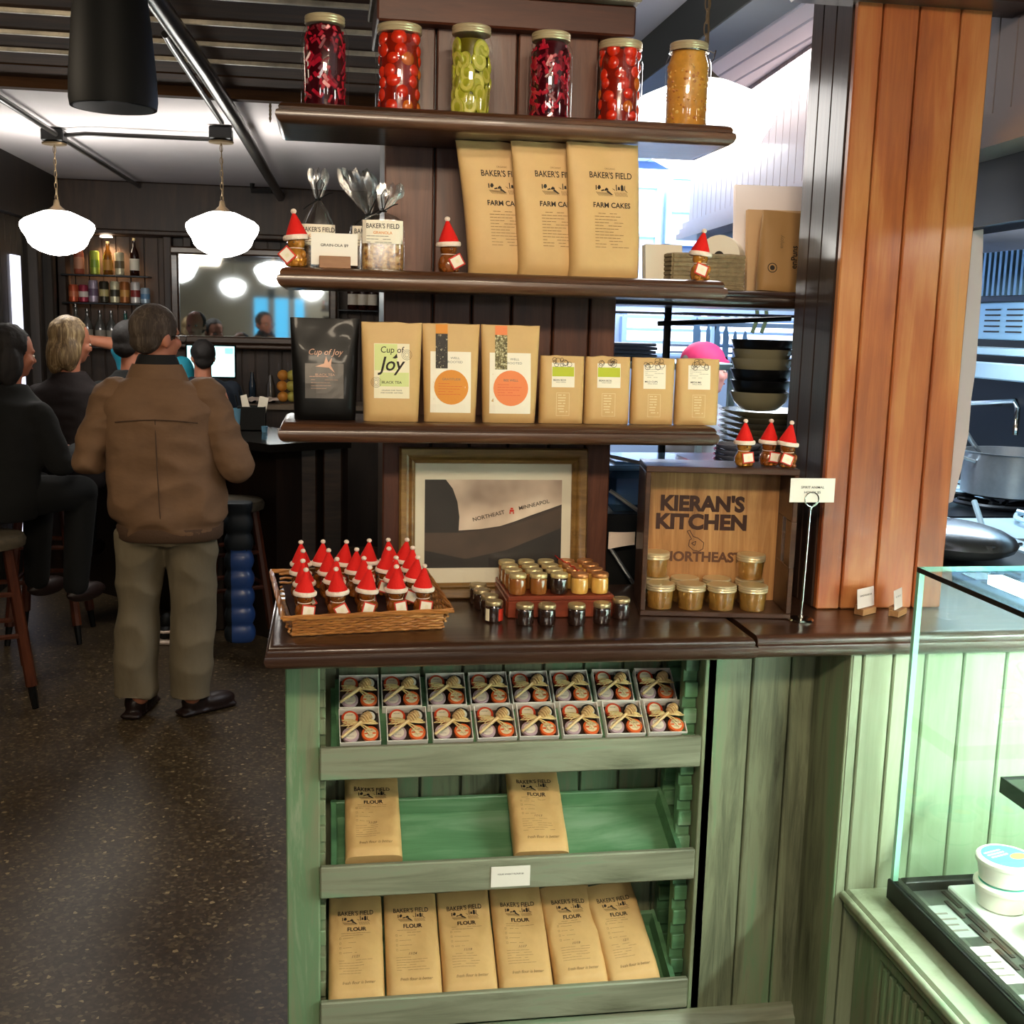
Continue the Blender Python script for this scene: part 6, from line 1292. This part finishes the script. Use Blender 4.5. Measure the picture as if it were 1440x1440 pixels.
# clear tub and dark equipment under the plate shelf
a = atY(905, 640, 2.72); o = empty('storage_tub', (.80, 2.84, 1.2385), label='clear plastic storage tub below the plates behind the wooden crate', cat='tub'); tubm = plain('tub_plastic', '#3f5a78', .12, trans=.3, coat=.8)
m = MB(); m.bx(-.12, .12, -.12, .14, 0, .105, 0, .02); m.build('tub', tubm, o); m = MB(); m.bx(-.13, .13, -.13, .15, .1055, .118, 0, .006); m.bx(-.10, .10, -.09, .11, .1182, .124, 0, .004); m.build('tub_lid', plain('tub_lid', '#6f9cc9', .12, coat=.8), o)
ps = empty('prep_station', (0, 0, 0), label='dark steel prep station behind the counter between post and crate', cat='kitchen equipment')
m = MB(); m.bx(.66, 1.42, 2.70, 3.3, 1.18, 1.238, 0, .004); m.build('top', dark_steel, ps); m = MB(); m.bx(.66, 1.42, 2.72, 3.3, 0, 1.178, 0); m.build('body', black_metal, ps)
for (p0, p1) in (((858, 690), (900, 720)), ((858, 770), (900, 835)), ((850, 640), (905, 652))):
    m = MB(); m.tube([atY(*p0, 2.69), atY(*p1, 2.69)], .005, 6); m.build('rim_rail', steel, ps)
m = MB(); a = atY(856, 748, 2.685); b = atY(892, 772, 2.685)
m.grid(lambda u, v: (a.x+(b.x-a.x)*u, 2.685-.006*math.sin(u*3), a.z+(b.z-a.z)*v*(1-.25*math.sin(u*PI/2))), 8, 6); tag(m.build('folded_cloth', white_felt), 'white folded cloth hanging by the left side of the crate', 'cloth')
# range along the right wall
rg = empty('kitchen_range', (0, 0, 0), label='steel kitchen range with open burners at the far right', cat='range')
def atR(px, py, X=2.15): return atX(px, py, X)
zt = 1.02
m = MB(); m.bx(2.22, 3.08, 2.9, 6.3, 0, 1.0, 0, .01); m.build('body', dark_steel, rg)
m = MB(); m.bx(2.16, 2.24, 2.9, 6.3, .95, 1.035, 0, .01); m.build('front_rail', steel_blue, rg)
for k in range(7):
    m = MB(T(2.62, 3.22+k*.44, 1.035))
    for j in range(8): a = j*PI/4; m.tube([(.03*math.cos(a), .03*math.sin(a), .0), (.19*math.cos(a), .19*math.sin(a), .025)], .009, 6)
    m.tube([(.19*math.cos(a), .19*math.sin(a), .012) for a in np.linspace(0, 2*PI, 17)], .009, 6); m.bx(-.34, .34, -.20, .20, -.03, -.012); m.build('burner_grate', steel_blue if k % 2 else dark_steel, rg)
m = MB(); m.bx(3.0, 3.06, 2.9, 6.3, 1.0, 1.75, 0); m.build('backguard', dark_steel, rg)
XS = 2.75
z0 = atX(1410, 545, XS).z; z1 = atX(1410, 490, XS).z
m = MB(); m.bx(XS, 3.05, 2.9, 6.3, z1-.03, z1, 0, .004); m.bx(XS-.03, XS, 2.9, 6.3, z0+.03, z0+.10, 0, .006); m.build('steel_shelf', steel_blue, rg)
z0 = atX(1410, 478, XS).z; z1 = atX(1410, 425, XS).z; z2 = atX(1410, 352, XS).z
m = MB(); m.bx(XS+.01, XS+.05, 2.6, 6.3, z0, z1, 0, .004)
for k in range(5):
    for j in range(22): m.bx(XS+.006, XS+.0105, 2.7+j*.16, 2.7+j*.16+.11, z0+.03+k*(z1-z0-.04)/5, z0+.036+k*(z1-z0-.04)/5, 1)
m.build('slotted_panel', [plain('bright_steel', '#8fb4c6', .35, metal=.5), ink], rg)
m = MB(); m.bx(XS+.05, XS+.1, 2.6, 6.3, z1+.005, z2, 1)
for j in range(90): m.bx(XS+.03, XS+.05, 2.6+j*.04, 2.6+j*.04+.018, z1+.03, z2, 0)
m.build('grease_filter', [plain('filter_steel', '#7f9fb0', .4, metal=.5), dark_steel], rg)
PX = 2.66; p = atX(1425, 660, PX); po_ = empty('stock_pot', (PX, p.y, 1.073), label='large steel pot standing on the range burner at the right edge', cat='pot')
m = MB(); m.lathe([(.17, 0), (.19, .008), (.193, .165), (.20, .172), (.186, .172), (.182, .012), (.002, .010)], 36, 0); m.build('pot_body', plain('pot_steel', '#8b9095', .35, metal=.7, noise_amt=.2), po_)
m = MB(); m.tube([(-.19, -.04, .135), (-.235, -.03, .15), (-.235, .03, .15), (-.19, .04, .135)], .007, 8); m.build('handle', steel, po_)
m = MB(); m.tube([(-.10, 0, .11), (-.18, .02, .21), (-.24, .03, .30)], [.006, .010, .007], 8); tag(m.build('ladle', steel, loc=(PX, p.y, 1.075)), 'steel ladle standing in the large pot', 'ladle')
m = MB(); a = atX(1365, 567, 2.85); b = atX(1428, 564, 2.85); m.tube([a, b, b+Vector((0, -.02, -.03)), b+Vector((0, -.02, -.14))], .012, 8); m.tube([a, a+Vector((.2, 0, 0))], .012, 8); tag(m.build('pot_filler_tap', chrome), 'chrome pot filler tap above the range', 'tap')
# pale curved side panel just right of the column
pts = [atY(*q, 2.66) for q in ((1367, 325), (1383, 322), (1381, 400), (1372, 520), (1366, 560), (1362, 610), (1352, 660), (1340, 705), (1326, 712))]
m = MB(); poly = [(p.x, p.z) for p in pts]+[(pts[-1].x-.05, pts[-1].z), (pts[0].x-.05, pts[0].z)]
m.prism(poly, -2.70, -2.66, 0, FRONT); tag(m.build('curved_partition', plain('pale_pink_laminate', '#cbb9b8', .5)), 'pale pinkish curved edge panel right of the timber column', 'panel')
# work table with domed lid before the range
p = atX(1385, 785, 1.75); zt = p.z-.03
m = MB(); m.bx(1.55, 2.0, 2.75, 4.0, 0, zt, 0, .004); tag(m.build('work_table', dark_steel), 'dark steel work table before the range', 'table')
m = MB(); m.ell((0, 0, 0), (.17, .22, .05), 28, 10); m.tube([(-.165, -.05, .0), (0, -.215, .012), (.16, -.1, 0)], .006, 6); tag(m.build('steel_lid', plain('lid_steel', '#9fa6ac', .25, metal=.9), loc=(1.75, max(p.y, 2.98), zt+.05)), 'domed steel lid in front of the range above the glass case', 'lid')
m = MB(); m.tube([atX(1370, 705, 2.15), atX(1387, 757, 2.13)], .010, 8); tag(m.build('lever', steel_blue), 'slanted steel lever in front of the burners', 'lever')
# ================================================================== GLASS DISPLAY CASE
gx0, gx1, gy0, gy1, gz0, gz1 = 1.19, 1.95, .55, 2.135, .54, 1.224
gc = empty('glass_display_case', (0, 0, 0), label='lit refrigerated glass display case with dark base frame at the right', cat='display case')
m = MB(); m.bx(gx0, gx0+.010, gy0, gy1-.0105, gz0, gz1-.0105); m.build('front_glass', glass_green, gc, smooth=False)
m = MB(); m.bx(gx0, gx1, gy1-.010, gy1, gz0, gz1-.0105); m.build('end_glass', glass_green, gc, smooth=False)
m = MB(); m.bx(gx0, gx1, gy0, gy1, gz1-.010, gz1); m.build('top_glass', thin_glass('top_glass_mat', (.80, .95, .96), .03, 1, 1.9), gc, smooth=False)
eg = plain('glass_edge', '#8fd0b4', .2, coat=.5)
m = MB(); m.bx(gx0-.0006, gx0+.011, gy1-.011, gy1+.0006, gz0, gz1, 0); m.bx(gx0-.0008, gx0+.0, gy0, gy1, gz1-.010, gz1+.0003, 1); m.bx(gx0, gx1, gy1, gy1+.0008, gz1-.010, gz1+.0003, 0); m.build('glass_edges', [eg, black_metal], gc, smooth=False)
m = MB(); m.bx(gx0-.006, gx0+.022, gy0, gy1+.004, gz0-.045, gz0, 0, .002); m.bx(gx0+.023, gx1, gy1-.02, gy1+.004, gz0-.045, gz0, 0, .002); m.build('base_frame', black_metal, gc)
m = MB(); m.bx(gx0+.023, gx0+.12, gy0, gy1-.021, gz0-.035, gz0-.020, 0)
for k in range(16): m.bx(gx0+.085, gx0+.093, gy0+.02+k*.095, gy0+.09+k*.095, gz0-.0205, gz0-.018, 1); m.bx(gx0+.101, gx0+.109, gy0+.06+k*.095, gy0+.13+k*.095, gz0-.0205, gz0-.018, 1)
m.build('vent_deck', [plain('deck_steel', '#5b5f58', .3, metal=.7), ink], gc)
m = MB(); m.bx(gx0+.12, gx1, gy0, gy1-.021, gz0-.05, gz0-.01, 0, .003); m.build('deck', plain('white_deck', '#dfe8df', .35), gc)
m = MB(); m.bx(gx1-.02, gx1, gy0, gy1-.02, gz0, gz1-.011); m.build('back_panel', plain('case_back', '#d8e6de', .4), gc)
q = atZ(1408, 1095, .80); m = MB(); m.bx(q.x+.003, gx1-.02, gy0, q.y, .788, .80); m.bx(q.x, q.x+.003, gy0, q.y, .77, .803, 1); m.bx(q.x, gx1-.02, q.y, q.y+.003, .77, .803, 1); m.build('inner_shelf', [glass_green, black_metal], gc, smooth=False)
m = MB(); m.bx(gx0+.14, gx0+.17, gy0, gy1-.03, gz1-.030, gz1-.0115); m.build('light_bar', plain('case_led', (.85, 1, .95), .4, emis=14), gc)
# price tags along the deck
for k in range(4):
    y = 1.985-k*.16; m = MB(); m.bx(-.027, .027, -.062, .062, 0, .002, 0); 
    for j in range(4): m.bx(-.02, .020-.008*(j % 2), -.04+j*.022, -.034+j*.022, .002, .0024, 1)
    tag(m.build('price_tag', [white_card if k % 2 else plain('grey_tag_%d' % k, '#8d948d', .4), ink_grey], loc=(gx0+.052, y, gz0-.0195)), '%s price tag lying inside the case behind the front glass, %s from the end' % (('grey', 'white')[k % 2], ('first', 'second', 'third', 'fourth')[k]), 'price tag', 'price tags in the glass case')
# cheese tubs
TB = None
def tub():
    o = empty('cheese_tub', (0, 0, 0)); m = MB(); m.lathe([(.045, 0), (.050, .004), (.056, .040), (.057, .042)], 28, 0); m.build('tub', white_card, o)
    m = MB(); m.lathe([(.058, .040), (.060, .043), (.060, .050), (.057, .053), (.002, .0532)], 32, 0); l = m.build('tub_lid', white_card, o)
    m = MB(); m.lathe([(.050, .0532), (.050, .0536), (.002, .0537)], 32, 0); m.lathe([(.020, .0538), (.002, .0539)], 20, 1, T(.022, -.01, 0) @ SC(1, .6, 1)); 
    for j in range(3): m.bx(-.035, .01, .005+j*.010, .009+j*.010, .0537, .0541, 2)
    m.build('lid_label', [plain('aqua_label', '#58b9a4', .5), plain('gold_logo', '#d8b45a', .5), white_card], l); return o
lids = []
p = atX(1422, 1175, 1.50)
for i, (x, y, k) in enumerate(((1.378, 2.02, 0), (1.378, 2.02, 1), (1.405, 1.885, 0), (1.51, 1.99, 0), (1.53, 1.86, 0), (1.40, 1.755, 0), (1.51, 1.99, 1))):
    if TB is None: TB = o = tub()
    else: o = copy_tree(TB)
    o.location = (x, y, gz0-.0092+k*.0545); o.rotation_euler = (0, 0, .3*i); tag(o, 'white cheese tub with aqua lid label, %s, %s' % (('bottom of stack', 'second of stack', 'top of stack')[k], 'at the far end' if y > 1.9 and x < 1.45 else 'deeper in the case' if x > 1.45 else 'second stack from end' if y > 1.8 else 'third stack from end'), 'tub', 'cheese tubs in the glass case')
# ledge and plinth under the case
pl = empty('case_plinth', (0, 0, 0), label='pale green plinth with moulded ledge and vent grille under the glass case', cat='plinth')
m = MB(); m.bx(1.115, gx1, gy0, 2.190, gz0-.075, gz0-.046, 0, .006); m.tube([(1.112, gy0, gz0-.062), (1.112, 2.19, gz0-.062)], .010, 10); m.build('ledge', sage_wood, pl)
m = MB(); m.tube([(1.128, gy0, gz0-.084), (1.128, 2.19, gz0-.084)], .014, 10); m.build('moulding', green_wood, pl)
m = MB(); m.bx(1.15, gx1, gy0, 2.190, 0, gz0-.076, 0, .004); m.build('plinth_body', green_wood, pl)
m = MB(); m.bx(1.140, 1.150, gy0, 2.10, gz0-.14, gz0-.12); m.bx(1.140, 1.150, 2.06, 2.10, .05, gz0-.14); m.bx(1.140, 1.150, gy0, 2.06, .05, .09); m.build('grille_frame', green_wood, pl)
m = MB()
for k in range(50): m.bx(1.138, 1.149, 2.03-k*.028, 2.045-k*.028, .09, gz0-.15, 0, .002)
m.build('vent_grille', green_wood, pl)
# fine dark rod above the jars
m = MB(); m.tube([(.70, 2.9, 2.44), (.10, 2.9, 2.46)], .004, 6)
